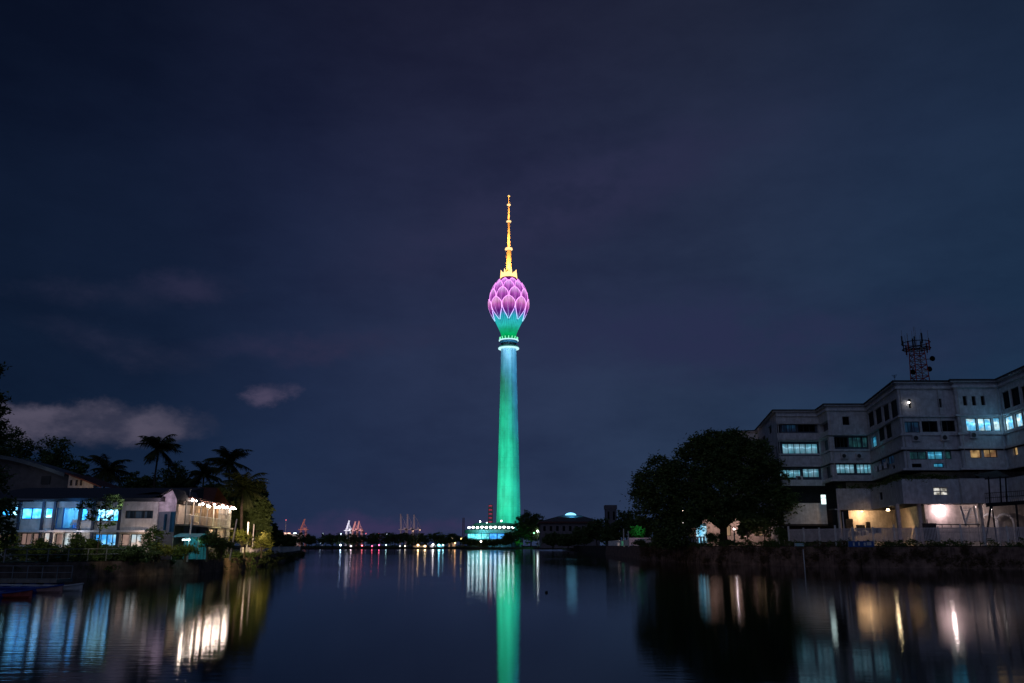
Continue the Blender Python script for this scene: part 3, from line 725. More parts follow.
# quay line of low sheds with lamps
E_Q1 = emis('quay_lamp_warm', (1, .55, .40), 3.0); E_Q2 = emis('quay_lamp_white', (.75, .9, 1), 4.5); E_Q3 = emis('quay_lamp_red', (1, .15, .2), 2.5)
qs = thing('quay_shed', (cx(295, CY_), CY_, 1.3), 'long low harbour shed with a glowing pink roof line under the leftmost crane', 'shed')
mb = MB(); mb.box(cx(270, CY_), cx(301, CY_), CY_, CY_ + 20, 1.3, Zp(534, CY_), M_CREAM); mb.build('wall', qs)
for px in (281, 285, 289, 295):
    mb = MB(); X, _, Z = P(px, 533.2, CY_ - 2); mb.box(X - 3.0, X + 3.0, CY_ - 3, CY_ - 2, Z - .9, Z + .9, E_Q1 if px != 295 else E_Q2); mb.build('lamp', qs)
for i, (px, py, e, nm) in enumerate(((341, 534, E_Q2, 'bright white'), (323, 534, E_Q2, 'small bluish'), (349.5, 536, E_Q3, 'red'), (366, 533.5, E_Q3, 'small red'), (379, 533.5, E_Q3, 'dim red'), (387, 534.5, E_Q2, 'pale'), (398, 535, E_Q2, 'dim pale'), (406, 534, E_Q2, 'cool white'), (413, 531, E_Q1, 'warm'), (420, 530, E_Q1, 'small warm'), (286, 520, E_Q3, 'high red'), (270, 523, E_Q2, 'high blue'))):
    X, Y, Z = P(px, py, CY_ - 20); o = thing('quay_lamp', (X, Y, 1.3), nm + ' floodlight mast on the harbour quay', 'lamp mast', 'floodlight masts on the quay')
    mb = MB(); mb.tube([(X, Y, 1.3), (X, Y, Z - 1)], .4, M_STEEL, 4); mb.build('pole', o)
    mb = MB(); k = 1.9 if px in (341,) else 1.1; mb.lathe(X, Y, [(.01, Z - k), (k, Z), (.01, Z + k)], e, 6); mb.build('lamp', o)

# ------------------------------------------------------------------ facade tools
def wall_seg(mb, A, B, z0, z1, holes, m, depth=.3):
    ex, ey = B[0] - A[0], B[1] - A[1]; L = sqrt(ex * ex + ey * ey); ex /= L; ey /= L; nx, ny = -ey, ex
    def pt(s, z, d=0): return (A[0] + ex * s + nx * d, A[1] + ey * s + ny * d, z)
    holes = [(max(0.02, a), min(L - .02, b), max(z0 + .02, c), min(z1 - .02, d)) for a, b, c, d in holes]
    holes = [h for h in holes if h[1] > h[0] and h[3] > h[2]]
    ss = sorted({0, L} | {h[0] for h in holes} | {h[1] for h in holes}); zs = sorted({z0, z1} | {h[2] for h in holes} | {h[3] for h in holes})
    for i in range(len(ss) - 1):
        for j in range(len(zs) - 1):
            sm, zm = (ss[i] + ss[i + 1]) / 2, (zs[j] + zs[j + 1]) / 2
            if any(h[0] < sm < h[1] and h[2] < zm < h[3] for h in holes): continue
            mb.poly([pt(ss[i], zs[j]), pt(ss[i + 1], zs[j]), pt(ss[i + 1], zs[j + 1]), pt(ss[i], zs[j + 1])], m)
    for a, b, c, d in holes:
        mb.poly([pt(a, c), pt(b, c), pt(b, c, depth), pt(a, c, depth)], m); mb.poly([pt(a, d), pt(b, d), pt(b, d, depth), pt(a, d, depth)], m)
        mb.poly([pt(a, c), pt(a, d), pt(a, d, depth), pt(a, c, depth)], m); mb.poly([pt(b, c), pt(b, d), pt(b, d, depth), pt(b, c, depth)], m)
def window(root, A, B, hole, pane, frame=M_FRAME, nv=2, nh=0, depth=.22, t=.05, label=None):
    ex, ey = B[0] - A[0], B[1] - A[1]; L = sqrt(ex * ex + ey * ey); ex /= L; ey /= L; nx, ny = -ey, ex
    a, b, c, d = hole; a = max(.03, a); b = min(L - .03, b)
    def bar(mb, s0, s1, z0, z1, dd):
        sc, hz_ = (s0 + s1) / 2, (s1 - s0) / 2
        mb.obox((A[0] + ex * sc + nx * dd, A[1] + ey * sc + ny * dd, (z0 + z1) / 2), (ex * hz_, ey * hz_, 0), (nx * .04, ny * .04, 0), (0, 0, (z1 - z0) / 2), frame)
    mb = MB(); e = .004
    bar(mb, a + e, b - e, c + e, c + t, depth); bar(mb, a + e, b - e, d - t, d - e, depth); bar(mb, a + e, a + t, c + t, d - t, depth); bar(mb, b - t, b - e, c + t, d - t, depth)
    for k in range(1, nv): s = a + (b - a) * k / nv; bar(mb, s - t / 2, s + t / 2, c + t, d - t, depth)
    for k in range(1, nh + 1): z = c + (d - c) * k / (nh + 1); bar(mb, a + t, b - t, z - t / 2, z + t / 2, depth - .01)
    w = mb.build('window', root)
    if label: w['label'] = label
    mb = MB(); q = depth + .03
    def pt(s, z): return (A[0] + ex * s + nx * q, A[1] + ey * s + ny * q, z)
    mb.poly([pt(a + e, c + e), pt(b - e, c + e), pt(b - e, d - e), pt(a + e, d - e)], pane); mb.build('pane', w)
    return w
def hole_px(px0, px1, py0, py1, A, B):
    s0, _ = hit(px0, (py0 + py1) / 2, A, B); s1, _ = hit(px1, (py0 + py1) / 2, A, B)
    _, zt_ = hit((px0 + px1) / 2, py0, A, B); _, zb = hit((px0 + px1) / 2, py1, A, B)
    return (s0, s1, zb, zt_)
def off(poly, d):
    """offset an open polyline (left to right as seen) by d towards the viewer"""
    out = []
    for i, p in enumerate(poly):
        ns = []
        for a, b in ((i - 1, i), (i, i + 1)):
            if a < 0 or b >= len(poly): continue
            ex, ey = poly[b][0] - poly[a][0], poly[b][1] - poly[a][1]; L = sqrt(ex * ex + ey * ey); ns.append((ey / L, -ex / L))
        nx, ny = sum(n[0] for n in ns), sum(n[1] for n in ns); L = sqrt(nx * nx + ny * ny); nx /= L; ny /= L
        k = 1 / max(.5, nx * ns[0][0] + ny * ns[0][1]); out.append((p[0] + nx * d * k, p[1] + ny * d * k))
    return out
def band(mb, poly, z0, z1, d0, d1, m):
    """solid strip following the facade between offsets d0 (inner) and d1 (outer)"""
    a, b = off(poly, d1), off(poly, d0)
    mb.prism(a + b[::-1], z0, z1, m)

# ------------------------------------------------------------------ the long institutional building on the right
YE, YC, YB, YA = 112.0, 131.0, 137.0, 162.0
def corner(px, py, Y): p = P(px, py, Y); return (p[0], Y)
fA0 = corner(725, 428, YA + 2); fA1 = corner(757, 428, YA)
fB0 = corner(775, 404, YB); fB1 = corner(817, 404, YB); fC0 = corner(826, 402, YC); fC1 = corner(866, 401, YC)
fE0 = corner(896, 381, YE); fE1 = corner(951, 380, YE); fF0 = corner(953, 380, YE - .9); fF1 = corner(997, 379, YE - .9)
fG1 = corner(1048, 362, 97.0)
PL = [fB0, fB1, fC0, fC1, fE0, fE1, fF0, fF1, fG1]
ZR = Zp(381, YE)                      # roof
off_b = thing('office_building', (fE0[0] + 8, YE + 10, RBZ), 'long white institutional building in stepped wings with strip windows lit blue and amber', 'building')
# levels (from the front block)
ZL4 = Zp(450, YE); ZLB = Zp(468.5, YE); ZP1 = Zp(479.5, YE); ZP0 = Zp(504, YE)
SEG = {'A': (fA0, fA1), 'AB': (fA1, fB0), 'B': (fB0, fB1), 'BC': (fB1, fC0), 'C': (fC0, fC1), 'D': (fC1, fE0), 'E': (fE0, fE1), 'EF': (fE1, fF0), 'F': (fF0, fF1), 'G': (fF1, fG1)}
L_CY = emis('office_light_cyan', (.16, .50, .66), .62, (.30, .62, .80), folds=.5, tubes=True)
L_CYB = emis('office_light_bright', (.14, .60, 1.0), 1.4, (.62, .92, 1.0), folds=.35, blotch=.35, scale=1.2, tubes=True)
L_BL = emis('office_light_blue', (.03, .32, .60), .55, (.12, .60, .9), folds=.6, tubes=True)
L_AM = emis('office_light_amber', (.75, .48, .20), .62, (.30, .16, .08), blotch=.55, scale=.8)
L_WH = emis('office_light_white', (.95, .92, .85), .95, (.45, .42, .36), blotch=.75, scale=1.6)
L_DT = emis('office_dim_teal', (.03, .13, .15), .45, (.015, .05, .07), folds=.7)
L_DB = emis('office_dim_blue', (.012, .045, .10), .5, (.01, .02, .05), folds=.7)
WIN = [ # seg, px0, px1, py0, py1, pane, nv
 ('AB', 762, 765.5, 436, 444, M_GLASS, 1), ('AB', 768.5, 771.5, 426, 434, M_GLASS, 1),
 ('B', 777.5, 780.3, 425, 432.5, M_GLASS, 1), ('B', 782, 796.5, 424.5, 432, L_DB, 3), ('B', 798, 815.5, 424.5, 432, M_GLASS, 3),
 ('B', 776.5, 779.5, 446, 455, L_DT, 1), ('B', 782.5, 818, 443.5, 454, L_CY, 6),
 ('B', 780, 801, 469.5, 478, L_CY, 3), ('B', 803, 819.5, 468.5, 477.5, L_CY, 3),
 ('BC', 822, 826, 441, 452, L_DT, 1), ('BC', 823, 828, 467, 477, L_DT, 1),
 ('C', 842.5, 849.5, 416.5, 425, M_GLASS, 1), ('C', 831, 848, 437, 447.5, M_GLASS, 4), ('C', 849, 862, 437, 447.5, L_DT, 3), ('C', 862.7, 868, 437, 447.5, L_DT, 1),
 ('C', 835.5, 855, 464, 473.5, L_CY, 4), ('C', 856.8, 872, 464, 473.5, L_CY, 4),
 ('D', 867.5, 873.8, 411.5, 427, M_GLASS, 1), ('D', 875.0, 881.6, 407.5, 424, M_GLASS, 1), ('D', 882.8, 889, 404.0, 421, M_GLASS, 1), ('D', 890.2, 897.4, 400, 418, M_GLASS, 1),
 ('D', 871.5, 876.5, 436, 448, L_BL, 1), ('D', 878, 884.3, 426.5, 441, M_GLASS, 1), ('D', 885.3, 891.5, 423.5, 438.5, M_GLASS, 1),
 ('D', 880, 885.5, 457.5, 466, L_DB, 1), ('D', 887, 894, 455.0, 464, L_DB, 1), ('D', 879, 881.5, 467.5, 471, M_GLASS, 1), ('D', 892, 895, 465.0, 469, M_GLASS, 1),
 ('E', 908.5, 911.5, 398.8, 408, M_GLASS, 1), ('E', 938, 941.8, 398.5, 407.5, M_GLASS, 1),
 ('E', 905, 920, 421.5, 432.5, L_DB, 2), ('E', 922, 938, 421, 432, M_GLASS, 2), ('E', 940.5, 955.5, 420.5, 431.5, M_GLASS, 2),
 ('E', 910, 927, 451.5, 459.5, L_DT, 2), ('E', 928, 943.5, 451, 459.5, L_BL, 2), ('E', 944.5, 951.5, 451, 459, L_DT, 1), ('E', 912, 922, 463.5, 467.5, M_GLASS, 1), ('E', 934, 944, 463, 467.5, L_BL, 1),
 ('F', 963, 967, 396, 405.5, M_GLASS, 1), ('F', 972, 976, 396, 405.5, M_GLASS, 1), ('F', 981, 985, 395.8, 405.2, M_GLASS, 1),
 ('F', 966.5, 977, 418, 431, L_CYB, 1), ('F', 978.5, 992, 418, 431, L_CYB, 2), ('F', 994, 1001.0, 417.5, 431, L_CYB, 1),
 ('F', 970.5, 981.5, 449.5, 458, L_AM, 1), ('F', 984, 997.5, 449, 457.5, L_AM, 2),
 ('G', 1002, 1009.5, 391, 409, M_GLASS, 1), ('G', 1010.5, 1019.5, 387, 406, M_GLASS, 1), ('G', 1021, 1030, 385, 402, M_GLASS, 1),
 ('G', 1004, 1013, 415.5, 430, L_CYB, 1), ('G', 1014.5, 1022, 412.5, 427, L_CYB, 1), ('G', 1013, 1017.5, 446.5, 455.5, L_AM, 1), ('G', 1024, 1032, 410, 424, L_CYB, 1)]
holes = {k: [] for k in SEG}
RIB = {'B': [(423.8, 433), (441, 456), (467, 480)], 'BC': [(422.5, 432), (439, 454), (465.5, 478.5)], 'C': [(435.5, 449), (462.5, 475)]}
RIBZ = {k: [(Zp(b, {'B': YB, 'BC': 134, 'C': YC}[k]), Zp(a, {'B': YB, 'BC': 134, 'C': YC}[k])) for a, b in v] for k, v in RIB.items()}
INS = {}
for k, (i0, i1) in {'B': (0, 1), 'BC': (1, 2), 'C': (2, 3)}.items(): q_ = off(PL, -.75); INS[k] = (q_[i0], q_[i1])
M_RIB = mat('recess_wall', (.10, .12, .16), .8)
hin = {k: [] for k in INS}
for w in WIN:
    A, B = SEG[w[0]]
    if w[0] in INS:
        A2, B2 = INS[w[0]]; h = hole_px(w[1], w[2], w[3], w[4], A2, B2); zm = (h[2] + h[3]) / 2
        if any(a - .3 < zm < b + .3 for a, b in RIBZ[w[0]]):
            hin[w[0]].append(h); window(off_b, A2, B2, h, w[5], M_FRAME, nv=w[6], t=.09); continue
    h = hole_px(w[1], w[2], w[3], w[4], A, B); holes[w[0]].append(h)
    window(off_b, A, B, h, w[5], M_FRAME, nv=w[6], t=.09, label=None)
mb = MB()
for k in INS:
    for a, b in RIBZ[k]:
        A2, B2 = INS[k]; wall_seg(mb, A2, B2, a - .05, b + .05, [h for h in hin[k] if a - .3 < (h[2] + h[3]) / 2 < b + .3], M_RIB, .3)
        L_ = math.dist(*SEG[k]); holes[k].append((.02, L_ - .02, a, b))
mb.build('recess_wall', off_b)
mb = MB()
for k in ('B', 'BC', 'C', 'D', 'E', 'EF', 'F', 'G'):
    A, B = SEG[k]; wall_seg(mb, A, B, ZLB, ZR - .35, holes[k], M_WHITE, .72 if k in INS else .32)
e0_, e1_ = fG1, (fG1[0] + 10, fG1[1] + 26); wall_seg(mb, e0_, e1_, RBZ, ZR - .35, [], M_WHITE); wall_seg(mb, e1_, (fE0[0] + 10, YE + 26), RBZ, ZR - .35, [], M_WHITE); wall_seg(mb, (fE0[0] + 10, YE + 26), (fB0[0] + 6, YB + 20), RBZ, ZR - .35, [], M_WHITE)
mb.build('upper_wall', off_b)
mb = MB(); ZRA = Zp(428, YA)
wall_seg(mb, fA0, fA1, RBZ, ZR - .35, [], M_WHITE); wall_seg(mb, fA1, fB0, RBZ, ZR - .35, holes['AB'], M_WHITE)
mb.build('north_wing_wall', off_b)
for seg_, fr in (('B', .03), ('C', .06), ('C', .97), ('E', .04), ('E', .72), ('F', .05), ('F', .93)):
    A, B = SEG[seg_]; X, Y = A[0] + (B[0] - A[0]) * fr, A[1] + (B[1] - A[1]) * fr
    mb = MB(); mb.tube([(X, Y - .12, ZLB), (X, Y - .12, ZR - .5)], .06, M_FRAMEW if seg_ != 'E' else M_STEEL, 6); mb.build('downpipe', off_b)
# floor bands, sills and hoods give the facade its horizontal relief
mb = MB()
for z0, z1, d in ((Zp(417.2, YE), Zp(415.6, YE), .30), (Zp(435.5, YE), Zp(433.6, YE), .22), (ZL4 + .05, ZL4 + .35, .35), (Zp(389, YE), Zp(386.5, YE), .28), (ZLB - .25, ZLB, .45)):
    band(mb, PL, z0, z1, -.02, d, M_WHITE)
mb.build('floor_band', off_b)
mb = MB(); band(mb, PL, ZL4 - .12, ZL4 + .045, -.02, .12, M_DARKC); band(mb, [fA0, fA1] + PL, ZR - .35, ZR - .18, -.3, .45, M_WHITE); band(mb, [fA0, fA1] + PL, ZR - .178, ZR, -.3, .6, M_DARKC); mb.build('cornice', off_b)
back = [(fG1[0] + 10, fG1[1] + 26), (fE0[0] + 10, YE + 26), (fB0[0] + 6, YB + 20)]
mb = MB(); mb.prism(off(PL, .2) + back, ZR - .30, ZR - .05, M_ROOFG); mb.build('roof', off_b)
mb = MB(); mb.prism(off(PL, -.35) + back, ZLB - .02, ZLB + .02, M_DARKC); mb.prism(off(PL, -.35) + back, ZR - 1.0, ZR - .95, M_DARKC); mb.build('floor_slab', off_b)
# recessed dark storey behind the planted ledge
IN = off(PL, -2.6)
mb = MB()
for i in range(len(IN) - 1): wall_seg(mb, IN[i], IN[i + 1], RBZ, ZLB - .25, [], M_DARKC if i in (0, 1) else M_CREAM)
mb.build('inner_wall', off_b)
mb = MB(); PP = off(PL[2:], .9)
pw = hole_px(933.5, 948.5, 487, 495.5, PP[2], PP[3]); pw2 = hole_px(879, 882.5, 492, 500, PP[1], PP[2])
for i in range(len(PP) - 1): wall_seg(mb, PP[i], PP[i + 1], ZP0, ZP1, [pw] if i == 2 else [pw2] if i == 1 else [], M_WHITE, .3)
mb.build('parapet_wall', off_b)
window(off_b, PP[2], PP[3], pw, L_WH, M_FRAMEW, nv=2, nh=1, t=.12, label='small square window lit warm white')
window(off_b, PP[1], PP[2], pw2, M_GLASS, M_FRAME, nv=1, t=.1)
mb = MB(); a_, b_ = off(PL[2:], .88), off(PL[2:], -2.58); mb.prism(a_ + b_[::-1], ZP0 + .03, ZP0 + .28, M_DARKC); mb.build('balcony_slab', off_b)
# lower part of wing B: pale wall lit from the side
mb = MB(); BB = off([fB0, fB1], .3); wall_seg(mb, BB[0], BB[1], Zp(524, YB), Zp(503, YB), [], M_WHITE); mb.prism([BB[0], BB[1], fB1, fB0], Zp(503, YB) - .03, Zp(503, YB), M_WHITE)
mb.prism([BB[0], BB[1], (fB1[0], fB1[1] + 2), (fB0[0], fB0[1] + 2)], Zp(524, YB) - .3, Zp(524, YB), M_DARKC); mb.build('lower_wall', off_b)
mb = MB(); a0 = hole_px(783, 803, 480, 486, fB0, fB1); wall_seg(mb, off([fB0, fB1], .6)[0], off([fB0, fB1], .6)[1], Zp(486, YB), Zp(480, YB), [], M_WHITE); mb.build('ledge_panel', off_b)
# columns of the open ground floor
for px, i in ((840, 2), (899, 4), (921, 4), (982, 6)):
    A, B = SEG[{2: 'C', 3: 'D', 4: 'E', 6: 'F'}[i]]; s, _ = hit(px, 525, A, B); L = sqrt((B[0] - A[0]) ** 2 + (B[1] - A[1]) ** 2)
    X = A[0] + (B[0] - A[0]) * s / L; Y = A[1] + (B[1] - A[1]) * s / L
    mb = MB(); mb.box(X - .2, X + .2, Y - .2, Y + .2, RBZ, ZP0 + .02, M_CREAM); mb.build('column', off_b)
# arched openings near the stair
mb = MB(); A, B = off([fF0, fF1], -1.2)
for px in (990, 1006):
    s, _ = hit(px, 530, A, B); X = A[0] + s
    arch = [(X - 1.1, A[1], RBZ)] + [(X + 1.1 * cos(pi - t_), A[1], RBZ + 3.0 + 1.0 * sin(t_)) for t_ in np.linspace(0, pi, 9)] + [(X + 1.1, A[1], RBZ)]
    mb.tube(arch, .16, M_WHITE, 5)
mb.build('arch', off_b)
# thin vertical strip lamp, bulkhead lamps
def bulkhead(px, py, Y, r, col, st, label, e, lc, dz_=-.25, name='wall_lamp', w=1.6, tgt=None):
    X, _, Z = P(px, py, Y); o = thing(name, (X, Y, Z), label, 'lamp')
    mb = MB(); mb.box(X - r * w * .6, X + r * w * .6, Y - r * .6, Y + r * .6, Z + r * .5, Z + r * .9, M_STEEL); mb.build('housing', o)
    mb = MB(); mb.box(X - r * w * .5, X + r * w * .5, Y - r * .5, Y + r * .5, Z - r * .4, Z + r * .5, emis('bulb_' + label[:12].replace(' ', '_'), col, st)); mb.build('bulb', o)
    if e: light('lamp_and_fill', 'SPOT' if tgt else 'POINT', (X, Y - .15, Z + dz_ - r), e, lc, size=.12, target=tgt, spot=125, blend=.5)
    return o
bulkhead(941.5, 507, YE + 1.9, .22, (1, .80, .76), 60, 'bright pinkish white ceiling lamp under the middle of the office building', 190, (1, .64, .68))
bulkhead(888, 510, YE + 9.0, .2, (1, .74, .42), 60, 'bright warm ceiling lamp by the angled wing of the office building', 560, (1, .56, .26), tgt=(P(900, 540, 125)[0], 127, 1.5))
bulkhead(862, 511.5, YC + 1.3, .15, (1, .7, .4), 8, 'small warm lamp over the air conditioners', 330, (1, .58, .28))
bulkhead(975, 507, YE + .8, .12, (1, .8, .75), 8, 'small lamp beside the white inner stair', 80, (1, .68, .66))
bulkhead(992, 509.5, YE - 1.2, .12, (1, .95, .9), 8, 'small white lamp under the steel walkway', 60, (1, .75, .7))
bulkhead(823.5, 499.5, YC - .6, .28, (.75, .95, .92), 2.4, 'tall pale strip lamp on the corner between two wings', 0, (1, 1, 1))
o = bpy.data.objects[-1] if False else None
mb = MB(); X, Y, Z = P(823.5, 499.5, YC + .3); mb.box(X - .35, X + .35, Y - .05, Y + .05, Z - .7, Z + .7, emis('strip_light', (.72, .95, .92), 1.6)); 
tag(mb.build('strip_lamp'), 'tall narrow pale green light panel on the corner wall', 'lamp')
light('lamp_and_fill', 'POINT', (P(816, 498, YB - 3)[0], YB - 4, Zp(505, YB)), 20, (.6, .95, 1), size=.1)
light('lamp_and_fill', 'POINT', (P(1003, 421, 108)[0], 108.5, Zp(417, 108)), 24, (.12, .6, 1), size=.1)
light('lamp_and_fill', 'POINT', (P(875, 447, 124)[0], 122.5, Zp(443, 122)), 8, (.1, .7, .9), size=.1)
light('lamp_and_fill', 'POINT', (P(898, 520, YE)[0], YE - 3.5, Zp(535, YE)), 30, (1, .55, .6), size=.1)  # fill added before the ground floor, no fixture here
light('lamp_and_fill', 'POINT', (P(1012, 520, YE)[0], 103, Zp(535, 103)), 40, (1, .6, .72), size=.1)  # added fill near the walkway, also without a fixture
# planted ledge greenery
lg = []
for i in range(46):
    u = random.random(); k = random.choice([2, 3, 3, 4, 4]); a, b_ = PP[k - 2], PP[k - 1]
    lg.append((a[0] + (b_[0] - a[0]) * u, a[1] + (b_[1] - a[1]) * u + .3, ZP1 + .1, .9, .4, .5))
o = leaves('trailing_plants', lg, 2600, .13, M_LEAFM, clump=.5); tag(o, 'green trailing plants along the ledge above the ground floor', 'plants', kind='stuff')

# air conditioners and cabinets
def ac_unit(X, Y, z0, label):
    o = thing('air_conditioner', (X, Y, z0), label, 'air conditioner', 'outdoor air conditioner units')
    mb = MB(); mb.box(X - .5, X + .5, Y, Y + .4, z0, z0 + .8, M_WHITE); mb.build('casing', o)
    mb = MB(); mb.lathe(X, Y, [(0, 0), (0, 0)], M_BLACK, 4) if False else None
    n = 16; c = [(X - .1 + .3 * cos(2 * pi * k / n), Y - .02, z0 + .4 + .3 * sin(2 * pi * k / n)) for k in range(n)]
    mb.poly(c, M_BLACK); mb.tube([(p[0], p[1] - .02, p[2]) for p in c] + [(c[0][0], c[0][1] - .02, c[0][2])], .025, M_STEEL, 4)
    for q in (-.15, 0, .15): mb.box(X - .4, X + .2, Y - .05, Y - .03, z0 + .4 + q - .01, z0 + .4 + q + .01, M_STEEL)
    mb.build('fan_grille', o); return o
X, Y, Z = P(852, 537, YC - 3); a0 = ac_unit(X, Y, Z, 'white air conditioner standing beside the orange-lit wall, leftmost of its row')
for px, py, lb in ((858, 536.5, 'white air conditioner second from the left by the orange-lit wall'), (865.5, 536, 'white air conditioner third from the left with a dark fan by the orange-lit wall'), (878, 533.5, 'white air conditioner under the warm ceiling lamp')):
    X, Y, Z = P(px, py, YC - 3 if px < 870 else 121); dup(a0, (X, Y, Z), 0, lb)
for px, lb in ((878.5, 'dark wall unit leftmost under the angled wing'), (883, 'dark wall unit in the middle under the angled wing'), (888, 'dark wall unit rightmost under the angled wing')):
    A, B = fC1, fE0; s, z = hit(px, 470 - (px - 880) * .35, A, B); L = sqrt((B[0] - A[0]) ** 2 + (B[1] - A[1]) ** 2)
    dup(a0, (A[0] + (B[0] - A[0]) * s / L - .3, A[1] + (B[1] - A[1]) * s / L - .6, z - .2), .9, lb)
for px, py, Y, lb in ((800, 481, YB - .5, 'wall air conditioner below the third row of lit windows, left wing'), (845, 458.5, YC - .45, 'wall air conditioner between two lit rows, left of the middle wing'), (860, 458.5, YC - .45, 'wall air conditioner between two lit rows, right of the middle wing'),
                      (917, 441, YE - .45, 'wall air conditioner under the dark strip window of the front block'), (946, 440.5, YE - .45, 'wall air conditioner near the right end of the dark strip window'), (975, 438, YE - 1.4, 'wall air conditioner under the brightest window of the front block')):
    p = P(px, py, Y); dup(a0, (p[0], Y, p[2]), 0, lb)
for px0, px1, py0, py1, lb in ((846, 852, 519, 529, 'tall dark louvre cabinet on the orange-lit wall'), (856.5, 864, 525, 532, 'squat dark cabinet on the orange-lit wall'), (866.5, 869.5, 522, 533, 'narrow dark door cabinet on the orange-lit wall')):
    Y = YC + 1.2; p0, p1 = P(px0, py1, Y), P(px1, py0, Y); mb = MB(); mb.box(p0[0], p1[0], Y - .3, Y, p0[2], p1[2], M_FRAME)
    n = 6
    for k in range(n): z = p0[2] + (p1[2] - p0[2]) * (k + .5) / n; mb.box(p0[0] + .08, p1[0] - .08, Y - .34, Y - .30, z - .05, z + .05, M_DARKC)
    tag(mb.build('cabinet'), lb, 'cabinet')
# parked tricycle-like shapes & generator box beside the white wall
mb = MB(); p = P(926, 524, YE - 1); q = P(931, 531, YE - 1)
mb.box(p[0] - .3, q[0] + .5, YE - 1.5, YE - .6, q[2] - 1.2, p[2], M_DARKC); mb.box(p[0] + .1, p[0] + .2, YE - 1.1, YE - 1.0, p[2], p[2] + .6, M_DARKC); mb.box(p[0] - .35, q[0] + .55, YE - 1.55, YE - .55, p[2], p[2] + .08, M_FRAME)
tag(mb.build('generator_box'), 'dark generator box with a short exhaust under the pinkish lamp', 'generator')
mb = MB()
for k in range(6):
    X = P(933 + k * 9, 525, YE - 1)[0]; mb.tube([(X, YE - 1, RBZ), (X, YE - 1, Zp(524.5, YE - 1))], .05, M_BLACK, 5)
mb.tube([(P(931, 525, YE - 1)[0], YE - 1, Zp(524.5, YE - 1)), (P(980, 525, YE - 1)[0], YE - 1, Zp(524.5, YE - 1))], .06, M_BLACK, 5)
mb.tube([(P(931, 525, YE - 1)[0], YE - 1, Zp(532, YE - 1)), (P(980, 525, YE - 1)[0], YE - 1, Zp(532, YE - 1))], .05, M_BLACK, 5)
tag(mb.build('railing'), 'dark pipe railing before the white lit ground floor wall', 'railing')
# white inner stair seen under the front block
st = thing('ramp_stair', (P(968, 530, YE + 1)[0], YE + 1, RBZ), 'white stair with leaning stringers glowing beside the pinkish lit wall', 'stair')
for a, b_ in (((960.5, 506), (966.5, 526)), ((974, 506), (978, 526)), ((971, 508), (965, 524))):
    mb = MB(); p, q = P(*a, YE + .6), P(*b_, YE + .6); mb.tube([p, q], .16, M_WHITE, 5); mb.build('stringer', st)
mb = MB()
for k in range(7):
    p, q = P(963 + k * .6, 508 + k * 2.6, YE + .7), P(974 + k * .4, 508 + k * 2.6, YE + .7); mb.box(p[0], q[0], YE + .7, YE + 1.0, p[2] - .05, p[2] + .05, M_WHITE)
mb.build('tread', st)
# black steel walkway with canopy at the right edge
WY = 103.0
wk = thing('steel_walkway', (P(1005, 503, WY)[0], WY, RBZ), 'black steel walkway with posts and small canopy beside the office building', 'walkway')
def wp(px, py, dy_=0): p = P(px, py, WY + dy_); return (p[0], WY + dy_, p[2])
mb = MB(); a, b_ = wp(986, 504), wp(1045, 500)
mb.poly([a, b_, (b_[0], WY + 2.4, b_[2]), (a[0], WY + 2.4, a[2])], M_BLACK); mb.obox(((a[0] + b_[0]) / 2, WY, (a[2] + b_[2]) / 2 - .12), ((b_[0] - a[0]) / 2, 0, (b_[2] - a[2]) / 2), (0, .1, 0), (0, 0, .22), M_BLACK); mb.build('deck', wk)
mb = MB()
for f in (1.0, .55): mb.tube([(a[0], WY, a[2] + 1.25 * f), (b_[0], WY, b_[2] + 1.25 * f)], .035, M_BLACK, 4)
for k in range(30):
    u = k / 29; X = a[0] + (b_[0] - a[0]) * u; z = a[2] + (b_[2] - a[2]) * u; mb.tube([(X, WY, z), (X, WY, z + 1.25)], .02, M_BLACK, 4)
mb.build('railing', wk)
for px in (990.5, 1002, 1007.5): mb = MB(); p0, p1 = wp(px - .5, 503), wp(px - 2, 476.5); mb.tube([p0, p1], .09, M_BLACK, 5); mb.build('post', wk)
mb = MB(); c0, c1, c2 = wp(984.5, 478), wp(1009, 476), wp(1008, 470); mb.poly([c0, c1, (c1[0], WY + 2.4, c1[2] + .9), (c0[0], WY + 2.4, c0[2] + .6)], M_DARKC); mb.poly([c0, c1, (c1[0], WY, c1[2] - .2), (c0[0], WY, c0[2] - .2)], M_DARKC); mb.build('canopy', wk)
for a_, b2_, r_ in ((wp(991, 505), wp(985.5, 541), .13), (wp(992, 505), wp(996, 541), .08), (wp(1016, 504), wp(1019, 541), .13)): mb = MB(); mb.tube([a_, b2_], r_, M_BLACK, 5); mb.build('brace', wk)

